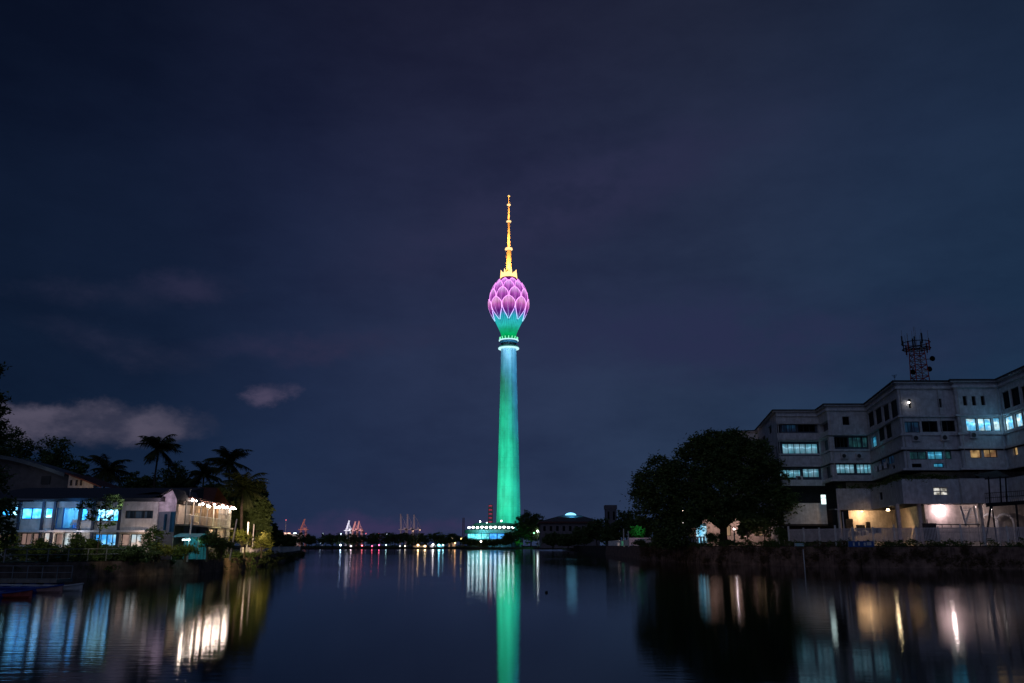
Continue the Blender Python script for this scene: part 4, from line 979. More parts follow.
# roof antenna mast
MY = 122.0
am = thing('antenna_mast', (P(920, 380, MY)[0], MY, ZR - .05), 'red and white lattice antenna mast carrying a crowded ring of aerials on the roof', 'antenna mast')
X = P(920, 380, MY)[0]; zt_ = Zp(349, MY)
mb = MB(); lattice(mb, X, MY, ZR - .05, zt_, 1.0, .75, 8, .06, M_REDST, M_FRAMEW); mb.build('lattice', am)
mb = MB()
for z in (zt_, zt_ + .9): mb.lathe(X, MY, [(1.9, z - .06), (2.0, z), (1.9, z + .06)], M_BLACK, 20)
for k in range(6): a = pi * k / 6; mb.tube([(X + 1.9 * cos(a), MY + 1.9 * sin(a), zt_), (X - 1.9 * cos(a), MY - 1.9 * sin(a), zt_)], .06, M_BLACK, 4)
mb.build('platform', am)
for k in range(11):
    a = 2 * pi * k / 11 + .2; R = 1.75 + .2 * (k % 2); x, y = X + R * cos(a), MY + R * sin(a)
    mb = MB(); z0 = zt_ - .5 + .5 * (k % 3); mb.rbox(x, y, z0, z0 + 1.5, .06, .10, a, M_DARKC if k % 3 else M_REDST); mb.tube([(x * .97 + X * .03, y, z0 - .3), (x * .97 + X * .03, y, z0 + 2.1 + (k % 4) * .3)], .03, M_STEEL, 4); mb.build('panel_antenna', am)
for dx_, h in ((-1.2, 2.4), (.1, 3.4), (.9, 2.6)): mb = MB(); mb.tube([(X + dx_, MY, zt_), (X + dx_, MY, zt_ + h)], [.05, .02], M_STEEL, 4); mb.build('whip_antenna', am)
for px, py in ((932.5, 358.5), (929.5, 369), (913, 372)):
    p = P(px, py, MY - .8); mb = MB(); n = 14; mb.poly([(p[0] + .4 * cos(2 * pi * k / n), p[1], p[2] + .4 * sin(2 * pi * k / n)) for k in range(n)], M_FRAMEW); mb.tube([(p[0], p[1], p[2]), (p[0], p[1] + .3, p[2])], [.4, .3], M_FRAMEW, 14)
    mb.tube([(p[0], p[1] + .3, p[2]), (X, MY, p[2])], .05, M_STEEL, 4); mb.build('dish', am)
# small rooftop bird-like aerial on the cornice
p = P(897, 379, YE); mb = MB(); mb.tube([(p[0] - .3, YE, ZR), (p[0] - .3, YE, ZR + .8)], .03, M_BLACK, 4)
for q, zz in ((.35, .75), (.25, .6), (.15, .45)): mb.tube([(p[0] - .3 - q, YE, ZR + zz), (p[0] - .3 + q, YE, ZR + zz + .08)], .03, M_BLACK, 4)
tag(mb.build('roof_aerial'), 'tiny black rooftop aerial at the corner of the front block', 'aerial')
tag(bulkhead(908.8, 402.5, YE - .4, .2, (1, .9, .8), 7, 'small round bright lamp in the narrow top floor window', 0, (1, 1, 1), w=1.0))

# ------------------------------------------------------------------ right bank: retaining wall, fences, banners, pole, trees
M_VINE = foliage('dry_vines', (.07, .05, .02), (.18, .11, .06))
rw = MB()
for i in range(len(RB) - 3):
    a, b_ = RB[i + 1], RB[i]
    a2, b2 = off([a, b_], .35)
    rw.poly([(a2[0], a2[1], -1.0), (b2[0], b2[1], -1.0), (b_[0], b_[1], RBZ - .1), (a[0], a[1], RBZ - .1)], M_STONE)
rwo = rw.build('retaining_wall'); tag(rwo, 'long rough brown stone retaining wall along the water on the right', 'retaining wall')
def along(poly, s):
    for i in range(len(poly) - 1):
        L = math.dist(poly[i], poly[i + 1])
        if s <= L or i == len(poly) - 2: return (poly[i][0] + (poly[i + 1][0] - poly[i][0]) * s / L, poly[i][1] + (poly[i + 1][1] - poly[i][1]) * s / L, atan2(poly[i + 1][1] - poly[i][1], poly[i + 1][0] - poly[i][0]))
        s -= L
def plen(poly): return sum(math.dist(poly[i], poly[i + 1]) for i in range(len(poly) - 1))
RBl = RB[:6][::-1]                                   # left to right as seen
vl = []
Lb = plen(RBl)
for i in range(420):
    x, y, a = along(RBl, random.uniform(0, Lb)); z = random.uniform(.5, RBZ)
    vl.append((x, y - .35, z, random.uniform(.4, 1.2), .3, random.uniform(.15, .8)))
o = leaves('hanging_weeds', vl, 32000, .13, M_VINE, clump=.55, droop=.25); tag(o, 'dry brown weeds hanging down the retaining wall', 'weeds', kind='stuff')
vl = []
for i in range(230):
    x, y, a = along(RBl, random.uniform(0, Lb)); vl.append((x + .2, y + .3, RBZ + .2, random.uniform(.5, 1.2), .5, random.uniform(.2, .65)))
o = leaves('undergrowth', vl, 30000, .12, M_LEAFM, clump=.45); tag(o, 'green low plants along the foot of the bank fence', 'plants', kind='stuff')
# picket fence on the right bank
FP = [(along(RBl, s)[0], along(RBl, s)[1] + 1.3) for s in np.linspace(0, Lb, 60)]
FP = [p for p in FP if 512 + p[0] / p[1] * 874 > 783 and p[0] < 75]
fen = thing('metal_fence', (FP[0][0], FP[0][1], RBZ), 'long pale metal picket fence with taller white posts along the top of the right bank', 'fence')
LF = plen(FP); s = 0; k = 0; FH = 2.15
while s < LF - 1:
    x, y, a = along(FP, s); mb = MB(); hgt = FH + .15 + (.25 if k % 3 == 0 else 0)
    mb.rbox(x, y, RBZ - .1, RBZ + hgt, .085, .085, a, M_FENCE2); mb.build('post', fen)
    mb = MB(); x2, y2, a2 = along(FP, min(LF, s + 2.4)); ax = atan2(y2 - y, x2 - x)
    for zz in (.55, FH - .1): mb.tube([(x, y, RBZ + zz), (x2, y2, RBZ + zz)], .03, M_FENCE, 4)
    nb = 15
    for j in range(1, nb): u = j / nb; mb.rbox(x + (x2 - x) * u, y + (y2 - y) * u, RBZ + .55, RBZ + FH, .05, .012, ax, M_FENCE)
    mb.build('panel', fen); s += 2.4; k += 1
# short white fence further off
FP2 = [(along(RB[4:7][::-1], s)[0] + .8, along(RB[4:7][::-1], s)[1]) for s in np.linspace(0, plen(RB[4:7]), 40)]
wf = thing('white_fence', (FP2[0][0], FP2[0][1], RBZ), 'low white concrete baluster fence along the distant part of the right bank', 'fence')
mb = MB(); x0 = None; LF2 = plen(FP2); s = 0
rails = [(p[0], p[1], RBZ + 1.3) for p in FP2]; mb.tube(rails, .08, M_FENCE2, 4); mb.build('rail', wf)
mb = MB()
while s < LF2: x, y, a = along(FP2, s); mb.rbox(x, y, RBZ - .1, RBZ + 1.3, .12, .12, a, M_FENCE2); s += 1.6
mb.build('balusters', wf)['kind'] = 'stuff'
light('fence_light', 'POINT', (XH(618, 225) + 1, 222, 7), 420, (1, .8, .75), size=.2)
# banners
def banner(px0, px1, py0, py1, Y, m, label, marks=None, name='banner'):
    p0, p1 = P(px0, py1, Y), P(px1, py0, Y); o = thing(name, ((p0[0] + p1[0]) / 2, Y, p0[2]), label, 'banner')
    mb = MB(); mb.box(p0[0], p1[0], Y, Y + .05, p0[2], p1[2], m); mb.build('sheet', o)
    if marks:
        mb = MB()
        for u0, u1, v0, v1 in marks:
            mb.box(p0[0] + (p1[0] - p0[0]) * u0, p0[0] + (p1[0] - p0[0]) * u1, Y - .02, Y - .003, p0[2] + (p1[2] - p0[2]) * v0, p0[2] + (p1[2] - p0[2]) * v1, M_FRAMEW)
        mb.build('white_marks', o)
    for X in (p0[0], p1[0]): mb = MB(); mb.tube([(X, Y + .1, RBZ - .1), (X, Y + .1, p1[2] + .1)], .05, M_STEEL, 5); mb.build('post', o)
banner(628.5, 655, 537.8, 545.5, 185, mat('banner_white', (.70, .60, .64), .8), 'long pale pinkish banner wall by the lit green tree')
light('banner_light', 'POINT', (XH(645, 181), 180, 6), 120, (1, .72, .85), size=.2)
banner(849, 873.5, 541.2, 547, 103.2, mat('banner_blue', (.03, .09, .30), .6), 'blue banner with white marks tied low on the bank fence', [(.17, .23, .2, .8), (.38, .44, .25, .8), (.6, .68, .2, .75), (.72, .9, .3, .85)])
light('banner_light', 'POINT', (XH(861, 101), 101.2, 3.5), 2.6, (.5, .75, 1), size=.1)
banner(795, 803.5, 543.2, 546.2, 112.5, mat('sign_teal', (.35, .62, .65), .6), 'small pale teal board low on the fence left of the blue banner', [(.0, .16, .0, 1.0), (.5, .9, .3, .8)], 'sign_board')
light('banner_light', 'POINT', (XH(799, 110.8), 110.8, 3.2), .9, (.6, 1, 1), size=.1)
# utility poles
def pole(px, py_t, Y, label, r=.12, zb=RBZ, cross=True, lean=0.0, m=M_FENCE2, group=None):
    p = P(px, py_t, Y); o = thing('utility_pole', (p[0], Y, zb), label, 'pole', group)
    mb = MB(); mb.tube([(p[0] + lean, Y, zb - .2), (p[0], Y, p[2])], [r, r * .75], m, 7); mb.build('mast', o)
    if cross: mb = MB(); mb.box(p[0] - .45, p[0] + .45, Y - .05, Y + .05, p[2] - .75, p[2] - .62, m); mb.build('crossarm', o)
pole(838, 504, 112, 'pale concrete utility pole with a small crossarm before the orange-lit ground floor')
pole(842.5, 512, 113, 'thinner pale pole just right of the crossarm pole', .09, cross=False)
pole(623.5, 529, 172, 'pale thin pole left of the pale banner wall', .14, cross=False); pole(628.2, 531, 173, 'second pale thin pole touching the pale banner wall', .12, cross=False)

# the big spreading tree on the right bank
def crown_px(lst, Y):
    out = []
    for px, py, w, h, dY in lst:
        X, y, z = P(px, py, Y + dY); s = Y / 860; out.append((X, y, z, w * s, w * s * .9, h * s))
    return out
BT = (XH(724, 137), 137.0, RBZ)
bt = thing('broad_tree', BT, 'huge spreading dark tree on the right bank in front of the office building', 'tree')
mb = MB()
base_ = np.array(BT)
mb.tube([base_ - (0, 0, .3), base_ + (0, 0, 1.2), base_ + (.1, 0, 3.0)], [.9, .6, .55], M_BARK, 9)
for (dx_, dz_, dy_) in ((-9, 7, 2), (-6, 8.5, -2), (-3, 10, 2), (0, 12, -1), (3.5, 10.5, 2), (6.5, 8.5, -2), (8.5, 6, 1), (-10, 4.5, -1)):
    s0 = base_ + (0, 0, 2.6); e = s0 + (dx_, dy_, dz_); mid_ = s0 + np.array((dx_ * .4, dy_ * .4, dz_ * .62)); mb.tube([s0, mid_, e], [.38, .24, .08], M_BARK, 6)
mb.build('trunk', bt)
lst = [(722, 452, 27, 22, 0), (700, 462, 26, 20, 2), (745, 462, 27, 22, -1), (680, 478, 24, 19, 1), (765, 480, 22, 22, 1), (660, 496, 22, 20, -1), (645, 505, 14, 22, 0), (690, 500, 28, 20, 2), (725, 490, 34, 24, -2),
       (760, 505, 26, 16, 0), (782, 498, 11, 12, 0), (664, 524, 18, 12, 1), (680, 524, 20, 10, 0), (735, 510, 22, 10, 0), (668, 472, 13, 9, 0), (712, 440, 15, 9, 1), (735, 438, 13, 8, -1), (772, 466, 10, 9, 0), (785, 480, 7, 6, 1), (668, 535, 16, 9, -1), (694, 512, 14, 10, -2), (640, 490, 9, 12, 0), (790, 505, 8, 12, 0), (775, 520, 14, 8, 1), (700, 445, 13, 9, 0), (757, 448, 13, 9, 0), (645, 480, 11, 12, 0), (660, 465, 13, 9, 1), (650, 495, 11, 10, -1), (752, 524, 10, 8, -1), (722, 517, 15, 8, -3), (748, 520, 12, 7, -4), (690, 528, 9, 8, -3), (668, 540, 14, 7, -2)]
leaves('crown', crown_px(lst, 137), 80000, .25, M_LEAFD, bt, clump=1.15)
def tree_px(px, pyt, Y, w, zb, label, n, m=None, leaf=.2, group=None, name='bush', cat='bush', h=None, tr=.1):
    X = XH(px, Y); zt_ = Zp(pyt, Y); rx = w / 2 * Y / 874
    return tree((X, Y, zb), zt_, rx, label, n, leaf, m, rz=(zt_ - zb) * .5, cz=zb + (zt_ - zb) * .52, nl=9, tr=tr, clump=.5, name=name, cat=cat, group=group)
# flowering/lit shrubs below the crown
for px, top, w, Y, lb in ((748, 519, 22, 134, 'shrub lit pinkish below the right side of the huge tree'), (765, 516, 24, 133, 'taller sparse shrub lit pinkish left of the bank fence'), (782, 524, 20, 128, 'sparse shrub at the left end of the bank fence'), (716, 530, 18, 135, 'small shrub right of the blue lit doorway'), (668, 533, 26, 150, 'dark shrub below the left side of the huge tree'),
                          (640, 541, 14, 160, 'low dark shrub near the pale banner wall'), (690, 540, 22, 140, 'low dark shrub at the foot of the huge tree, left'), (730, 541, 22, 133, 'low dark shrub at the foot of the huge tree, right')):
    tree_px(px, top, Y, w, RBZ, lb, 1500 if top < 525 else 1300, M_LEAFM if top < 525 else M_LEAFD, .15)
# kiosk and lit wall behind the tree
KY = 152.0
kb = thing('gatehouse', (P(735, 540, KY)[0], KY + 3, RBZ), 'low pale building with an arched blue-lit doorway behind the huge tree', 'building')
x0, x1 = P(690, 530, KY)[0], P(800, 530, KY)[0]; M_PEACH = mat('peach_render', (.52, .42, .38), .85, stain=(.3, .24, .2))
Ak, Bk = (x0, KY), (x1, KY); hs = [hole_px(696, 707.5, 523.5, 545, Ak, Bk)] + [hole_px(a, a + 9, 525, 536, Ak, Bk) for a in (722, 738, 754, 770, 786)]
mb = MB(); wall_seg(mb, Ak, Bk, RBZ, Zp(515, KY), hs, M_PEACH, .3); mb.prism([(x0, KY + .3), (x1, KY + .3), (x1, KY + 6), (x0, KY + 6)], RBZ, Zp(515, KY) - .1, M_PEACH); mb.build('wall', kb)
mb = MB(); mb.box(x0 - .5, x1 + .5, KY - .8, KY + 6.4, Zp(515, KY), Zp(513, KY), M_ROOFG); mb.build('roof', kb)
window(kb, Ak, Bk, hs[0], emis('door_glow', (.15, .55, .85), 1.2, (.5, .85, 1), blotch=.5, scale=1.2), M_FRAMEW, nv=1, t=.1)
for i, h in enumerate(hs[1:]): window(kb, Ak, Bk, h, M_GLASS if i % 2 else emis('kiosk_warm', (.8, .5, .3), .5, folds=.5), M_FRAME, nv=2, t=.08)
for px, Y in ((750, 130), (766, 129)): light('yard_fill', 'SPOT', (XH(px, Y), Y - 2, 6.6), 30, (1, .70, .68), target=(XH(px, Y), Y + 3.5, 4.2), size=.12, spot=58, blend=.8)  # added spots that brighten the shrubs, no fixtures stand here
for px, e in ((712, 170), (748, 300), (778, 300)): X, Y, Z = P(px, 523, KY - 2.6); light('porch_light', 'POINT', (X, Y, Z), e, (1, .70, .62), size=.15)
for px, py, c, s_, lb in ((734, 529, (1, .85, .85), 30, 'bright white porch lamp below the huge tree trunk'), (683, 511, (1, .8, .7), 5, 'tiny warm lamp glimpsed through the left of the crown'), (683, 523, (1, .85, .75), 6, 'tiny warm lamp glimpsed below the left of the crown'), (722, 519, (1, .85, .75), 5, 'tiny warm lamp left of the trunk'), (767, 507, (.9, .9, .8), 3, 'tiny pale lamp glimpsed through the right of the crown')):
    lamp_post(px, py, KY - 3.5 if px > 690 else 138, c, s_, lb, r=.14 if s_ > 6 else .12, zb=RBZ, group='small lamps by the gatehouse', name='yard_lamp', cat='lamp')

# ------------------------------------------------------------------ left bank
# building 1: long two-storey clubhouse
Y1 = 80.0
def p1(px, py, Y=Y1): return P(px, py, Y)
A1, B1 = (P(-30, 520, Y1)[0], Y1), (P(157, 520, Y1)[0], Y1)
cl = thing('clubhouse', ((A1[0] + B1[0]) / 2, Y1 + 4, LBZ), 'long two-storey clubhouse with a flat dark roof and blue glowing glazed rooms', 'building')
E_B1 = emis('club_blue', (.01, .26, 1.0), 3.6, (.12, .55, 1.0), folds=.5, blotch=.5, scale=1.3)
E_B2 = emis('club_bright', (.04, .38, 1.0), 4.6, (.30, .74, 1.0), folds=.25, blotch=.55, scale=1.8)
E_LW = emis('club_white', (1.0, .78, .66), .8, (.75, .92, 1.0), folds=.45, blotch=.45, scale=1.2)
E_LB = emis('club_lower_blue', (.04, .36, .95), 1.6, (.35, .75, 1.0), folds=.6, blotch=.4, scale=1.2)
E_LP = emis('club_pink', (.70, .46, .38), .5, (.5, .32, .28), folds=.5)
cw = [(-22, 17.3, 506.5, 515.5, E_B2, 5), (21, 41, 508, 519, E_B1, 2), (44.5, 52, 508, 518, E_B2, 1), (80.8, 87, 508.5, 520.5, E_B2, 1), (96.5, 121, 508.8, 521, E_B2, 3), (125, 153, 510.5, 518.5, glass('club_dark_glass', (.03, .05, .07)), 3),
      (20, 31, 533, 545, E_LP, 2), (32, 40, 533, 545, E_LP, 1), (43, 54, 532.5, 545, E_LW, 2), (55, 62, 533.5, 545, E_LP, 1), (63, 80, 532.5, 546, E_LW, 2), (94, 117.5, 534, 546, E_LB, 4), (121, 129, 534, 546, E_LP, 1), (130, 141, 534, 547, E_LW, 2), (-20, 16, 534, 546, E_LP, 3)]
hs = [hole_px(w[0], w[1], w[2], w[3], A1, B1) for w in cw]
room = hole_px(55.5, 78.5, 507.5, 529, A1, B1)
mb = MB(); ZE = Zp(498.5, Y1); wall_seg(mb, A1, B1, LBZ, ZE, hs + [room], M_CREAM, .25); mb.box(A1[0], B1[0], Y1 + 7.9, Y1 + 8, LBZ, ZE, M_CREAM)
mb.poly([(B1[0], Y1, LBZ), (B1[0], Y1 + 8, LBZ), (B1[0], Y1 + 8, ZE), (B1[0], Y1, ZE)], M_CREAM); mb.build('wall', cl)
for w, h in zip(cw, hs): window(cl, A1, B1, h, w[4], M_FRAME, nv=w[5], t=.06, depth=.18)
# glazed room with furniture
xr0, xr1 = A1[0] + room[0], A1[0] + room[1]; zr0, zr1 = room[2], room[3]
mr = mat('room_wall', (.55, .62, .66), .8); mb = MB()
mb.poly([(xr0, Y1 + 3.4, zr0), (xr1, Y1 + 3.4, zr0), (xr1, Y1 + 3.4, zr1), (xr0, Y1 + 3.4, zr1)], mr); mb.poly([(xr0, Y1 + .25, zr0), (xr1, Y1 + .25, zr0), (xr1, Y1 + 3.4, zr0), (xr0, Y1 + 3.4, zr0)], mr)
mb.poly([(xr0, Y1 + .25, zr1), (xr1, Y1 + .25, zr1), (xr1, Y1 + 3.4, zr1), (xr0, Y1 + 3.4, zr1)], mr)
for X in (xr0, xr1): mb.poly([(X, Y1 + .25, zr0), (X, Y1 + 3.4, zr0), (X, Y1 + 3.4, zr1), (X, Y1 + .25, zr1)], mr)
mb.build('lit_room', cl)
mb = MB()
for X in (xr0 + .05, xr0 + .62, xr1 - .05): mb.box(X - .04, X + .04, Y1 + .1, Y1 + .2, zr0, zr1, mat('blue_frame', (.04, .15, .4), .4))
mb.box(xr0, xr1, Y1 + .1, Y1 + .2, zr0, zr0 + .08, MATS['blue_frame']); mb.build('glazing_frame', cl)
light('room_light', 'POINT', ((xr0 + xr1) / 2, Y1 + 1.9, zr1 - .35), 130, (.12, .58, 1), size=.15)
light('room_light', 'POINT', (xr0 + .5, Y1 + 1.2, zr1 - .6), 45, (.05, .4, 1), size=.1)
def chair(X, Y, z, label, rz=0):
    o = thing('chair', (X, Y, z), label, 'chair', 'chairs in the blue lit room')
    mc = mat('chair_white', (.75, .8, .85), .5)
    mb = MB(); mb.box(X - .22, X + .22, Y - .22, Y + .22, z + .42, z + .46, mc); mb.build('seat', o)
    mb = MB(); mb.box(X - .22, X + .22, Y + .19, Y + .23, z + .5, z + .9, mc); mb.build('backrest', o)
    for ax in (-1, 1):
        for ay in (-1, 1): mb = MB(); mb.tube([(X + ax * .2, Y + ay * .2, z), (X + ax * .19, Y + ay * .19, z + .42)], .02, mc, 5); mb.build('leg', o)
    return o
c0 = chair(xr0 + 1.25, Y1 + .9, zr0, 'white chair left in the blue lit glazed room')
dup(c0, (xr0 + 1.62, Y1 + 1.1, zr0), .5, 'white chair right in the blue lit glazed room')
mb = MB(); mb.box(xr0 + .35, xr0 + .85, Y1 + 2.6, Y1 + 3.1, zr0, zr0 + .95, MATS['blue_frame']); mb.box(xr0 + .32, xr0 + .88, Y1 + 2.55, Y1 + 3.15, zr0 + .95, zr0 + 1.0, M_FRAMEW); tag(mb.build('counter'), 'blue counter at the back of the glazed room', 'counter')
mb = MB(); mb.box(xr0 + 1.25, xr0 + 1.6, Y1 + 3.1, Y1 + 3.38, zr0 + .9, zr1 - .3, MATS['blue_frame'])
for q in (.2, .5): mb.box(xr0 + 1.22, xr0 + 1.63, Y1 + 3.05, Y1 + 3.1, zr0 + .9 + q, zr0 + .93 + q, M_FRAMEW)
tag(mb.build('wall_shelf'), 'dark blue shelf on the back wall of the glazed room', 'shelf')
# posts, roof, canopy, floor beam
for px in (19, 42.5, 54, 79.5, 93.5, 119.5): mb = MB(); X = P(px, 525, Y1)[0]; mb.box(X - .1, X + .1, Y1 - .28, Y1 - .08, LBZ, ZE + .02, mat('post_dark', (.06, .07, .10), .7)); mb.build('post', cl)
mb = MB(); zz = Zp(531.3, Y1); mb.box(P(19, 531, Y1)[0], P(147, 531, Y1)[0], Y1 - .5, Y1 - .003, zz - .09, zz + .09, M_WHITE); mb.build('floor_beam', cl)
mb = MB(); zt_ = Zp(487.8, 90); xe0, xe1 = A1[0] - .6, B1[0] + .5
mb.poly([(xe0, Y1 - .9, ZE), (xe1, Y1 - .9, ZE), (xe1, 90, zt_), (xe0, 90, zt_)], M_ROOFG); mb.poly([(xe0, Y1 - .9, ZE - .28), (xe1, Y1 - .9, ZE - .28), (xe1, Y1 - .9, ZE), (xe0, Y1 - .9, ZE)], M_DARKC); mb.poly([(xe0, Y1 - .9, ZE - .28), (xe1, Y1 - .9, ZE - .28), (xe1, Y1 + 8, ZE - .28), (xe0, Y1 + 8, ZE - .28)], M_DARKC)
mb.poly([(xe1, Y1 - .9, ZE - .28), (xe1, 90, ZE - .28), (xe1, 90, zt_), (xe1, Y1 - .9, ZE)], M_DARKC); mb.build('roof', cl)
mb = MB(); xc0, xc1 = P(-30, 505, 77)[0], P(52, 505, 77)[0]; zc = Zp(497.5, 77)
mb.poly([(xc0, 76.6, zc - .25), (xc1 - 1.5, 76.6, zc - .25), (xc1, Y1 - .9, zc + .02), (xc0, Y1 - .9, zc + .02)], mat('canopy_sheet', (.35, .38, .42), .6)); mb.box(xc0, xc1 - 1.5, 76.5, 76.6, zc - .4, zc - .23, MATS['post_dark']); mb.build('canopy', cl)
light('canopy_light', 'POINT', (P(24, 506, 78)[0], 77.6, Zp(506, 77.6)), 40, (.15, .45, 1), size=.1)
light('canopy_light', 'POINT', (P(38, 508, 78)[0], 78.6, Zp(506.5, 78)), 45, (.2, .5, 1), size=.1)
light('canopy_light', 'POINT', (P(70, 500, 78)[0], 78.4, Zp(504.5, 78.4)), 40, (.06, .35, 1), size=.1)
light('porch_light', 'POINT', (P(48, 534, 78)[0], 78.6, Zp(534, 78.6)), 26, (1, .7, .55), size=.1)
light('porch_light', 'POINT', (P(72, 534, 78)[0], 78.6, Zp(534, 78.6)), 30, (.9, .85, .9), size=.1)
light('porch_light', 'POINT', (P(135, 536, 78)[0], 78.8, Zp(535, 78.8)), 30, (1, .68, .5), size=.1)
light('yard_fill', 'POINT', (P(125, 538, 74)[0], 73.6, 5.8), 170, (.70, .78, 1.0), size=.1)  # added fill that brightens the clubhouse front
for px_, e_y in ((-5, 30), (28, 45), (62, 40), (100, 60), (165, 55), (205, 60)):  # unseen spots added to light the bushes from the front
    light('shrub_fill', 'SPOT', (XH(px_, 71.5), 71.5 if px_ < 120 else 75.5, 3.6), e_y, (.95, .9, .55), target=(XH(px_, 76), 78, 1.6), size=.08, spot=110, blend=.8)
# people/pots? small pale bundles near the lower warm window
mb = MB(); p = P(139, 547, 77.5)
for dx_, r in ((-.35, .3), (.15, .36)):
    mb.lathe(p[0] + dx_, 77.5, [(.01, LBZ), (r * .7, LBZ), (r, LBZ + r * 1.3), (r * .9, LBZ + r * 1.5), (.01, LBZ + r * 1.5)], mat('pot_terracotta', (.5, .28, .2), .8), 12)
tag(mb.build('plant_pots'), 'two pale terracotta pots outside the warm lit lower window', 'pots')
# dark arched hall behind
hb = thing('arched_hall', (P(30, 480, 100)[0], 104, LBZ), 'dark hall with a long curved sheet roof behind the clubhouse', 'building')
x0, x1 = P(-30, 480, 100)[0], P(69, 480, 100)[0]; z1_ = Zp(474, 100)
mb = MB(); prof2 = []
for k in range(13):
    u = k / 12; X = x0 + (x1 - x0) * u; py = 457 + 18 * (max(0, u - .32) / .68) ** 1.3; prof2.append((X, Zp(py, 100)))
mw_ = mat('hall_dark_wall', (.12, .11, .12), .9)
for k in range(12): mb.poly([(prof2[k][0], 100, LBZ), (prof2[k + 1][0], 100, LBZ), (prof2[k + 1][0], 100, prof2[k + 1][1]), (prof2[k][0], 100, prof2[k][1])], mw_)
mb.poly([(x1, 100, LBZ), (x1, 104, LBZ), (x1, 104, prof2[-1][1]), (x1, 100, prof2[-1][1])], mw_); mb.build('wall', hb)
mb = MB()
for k in range(12): mb.poly([(prof2[k][0], 98.8, prof2[k][1] + .12), (prof2[k + 1][0], 98.8, prof2[k + 1][1] + .12), (prof2[k + 1][0], 104, prof2[k + 1][1] + .12), (prof2[k][0], 104, prof2[k][1] + .12)], mat('curved_sheet', (.10, .12, .14), .6)); mb.poly([(prof2[k][0], 98.8, prof2[k][1] - .3), (prof2[k + 1][0], 98.8, prof2[k + 1][1] - .3), (prof2[k + 1][0], 98.8, prof2[k + 1][1] + .12), (prof2[k][0], 98.8, prof2[k][1] + .12)], MATS['curved_sheet'])
mb.build('roof', hb)
w_ = hole_px(41, 50, 476, 484, (x0, 99.9), (x1, 99.9)); mb = MB(); mb.box(x0 + w_[0], x0 + w_[1], 99.9, 99.95, w_[2], w_[3], M_DARKC); mb.build('opening', hb)
light('hall_light', 'POINT', (P(42, 466, 98)[0], 96.5, Zp(470, 97)), 14, (.75, .85, 1), size=.1)
# small peach house
ph = thing('small_house', (P(78, 480, 96)[0], 99, LBZ), 'small peach-lit house with a sloping roof between the curved hall and the palm', 'house')
x0, x1 = P(68.5, 480, 96)[0], P(94, 480, 96)[0]; zl, zr_ = Zp(474, 96), Zp(485, 96)
mb = MB(); mb.poly([(x0, 96, LBZ), (x1, 96, LBZ), (x1, 96, zr_), (x0, 96, zl)], M_CREAM); mb.poly([(x0, 96, LBZ), (x0, 102, LBZ), (x0, 102, zl), (x0, 96, zl)], M_CREAM); mb.build('wall', ph)
mb = MB(); mb.poly([(x0 - .2, 95.4, zl + .15), (x1 + 1.2, 95.4, zr_ - .2), (x1 + 1.2, 102, zr_ - .2), (x0 - .2, 102, zl + .15)], M_ROOFR); mb.poly([(x0 - .2, 95.4, zl), (x1 + 1.2, 95.4, zr_ - .35), (x1 + 1.2, 95.4, zr_ - .2), (x0 - .2, 95.4, zl + .15)], M_ROOFR); mb.build('roof', ph)
for px in (71, 76.5, 81): mb = MB(); w_ = hole_px(px - 1, px + 1, 480, 485.5, (x0, 95.95), (x1, 95.95)); mb.box(x0 + w_[0], x0 + w_[1], 95.93, 95.98, w_[2], w_[3], M_DARKC); mb.build('window', ph)
light('house_light', 'POINT', (P(80, 482, 94)[0], 94.0, Zp(483, 94)), 22, (1, .66, .42), size=.1)

# gable piece
ga = thing('gabled_annex', (P(167, 520, 80.2)[0], 82, LBZ), 'narrow annex with a pinkish white lit gable between the clubhouse and the bright verandah', 'building')
x0, x1 = P(158.5, 510, 80.2)[0], P(176, 510, 80.2)[0]; xa = P(173, 495, 80.2)[0]; M_GAB = mat('gable_sheet', (.55, .48, .52), .7, stain=(.2, .16, .2), var=.4, scale=2.5)
mb = MB(); mb.poly([(x0, 80.2, Zp(512, 80.2)), (x1, 80.2, Zp(511, 80.2)), (x1, 80.2, Zp(500, 80.2)), (xa, 80.2, Zp(489.5, 80.2)), (x0, 80.2, Zp(498, 80.2))], M_GAB); mb.build('gable', ga)
mb = MB(); mb.poly([(x0, 80.21, LBZ), (x1, 80.21, LBZ), (x1, 80.21, Zp(511, 80.2)), (x0, 80.21, Zp(512, 80.2))], mat('annex_wall', (.13, .15, .19), .8)); mb.build('wall', ga)
mb = MB(); mb.poly([(x0 - .3, 79.8, Zp(497.5, 80.2)), (xa, 79.8, Zp(488.8, 80.2)), (xa, 86, Zp(488.8, 80.2)), (x0 - .3, 86, Zp(497.5, 80.2))], M_ROOFG); mb.poly([(xa, 79.8, Zp(488.8, 80.2)), (x1 + .2, 79.8, Zp(500, 80.2)), (x1 + .2, 86, Zp(500, 80.2)), (xa, 86, Zp(488.8, 80.2))], M_ROOFG); mb.build('roof', ga)
for px0, px1, py0, py1 in ((163, 167, 514, 530), (169, 175, 512, 532)): mb = MB(); a, b_ = P(px0, py1, 80.1), P(px1, py0, 80.1); mb.box(a[0], b_[0], 80.1, 80.18, a[2], b_[2], L_DB); mb.build('window', ga)
light('gable_light', 'POINT', (P(163, 500, 78.6)[0], 78.4, Zp(501, 78.4)), 55, (1, .75, .95), size=.08)
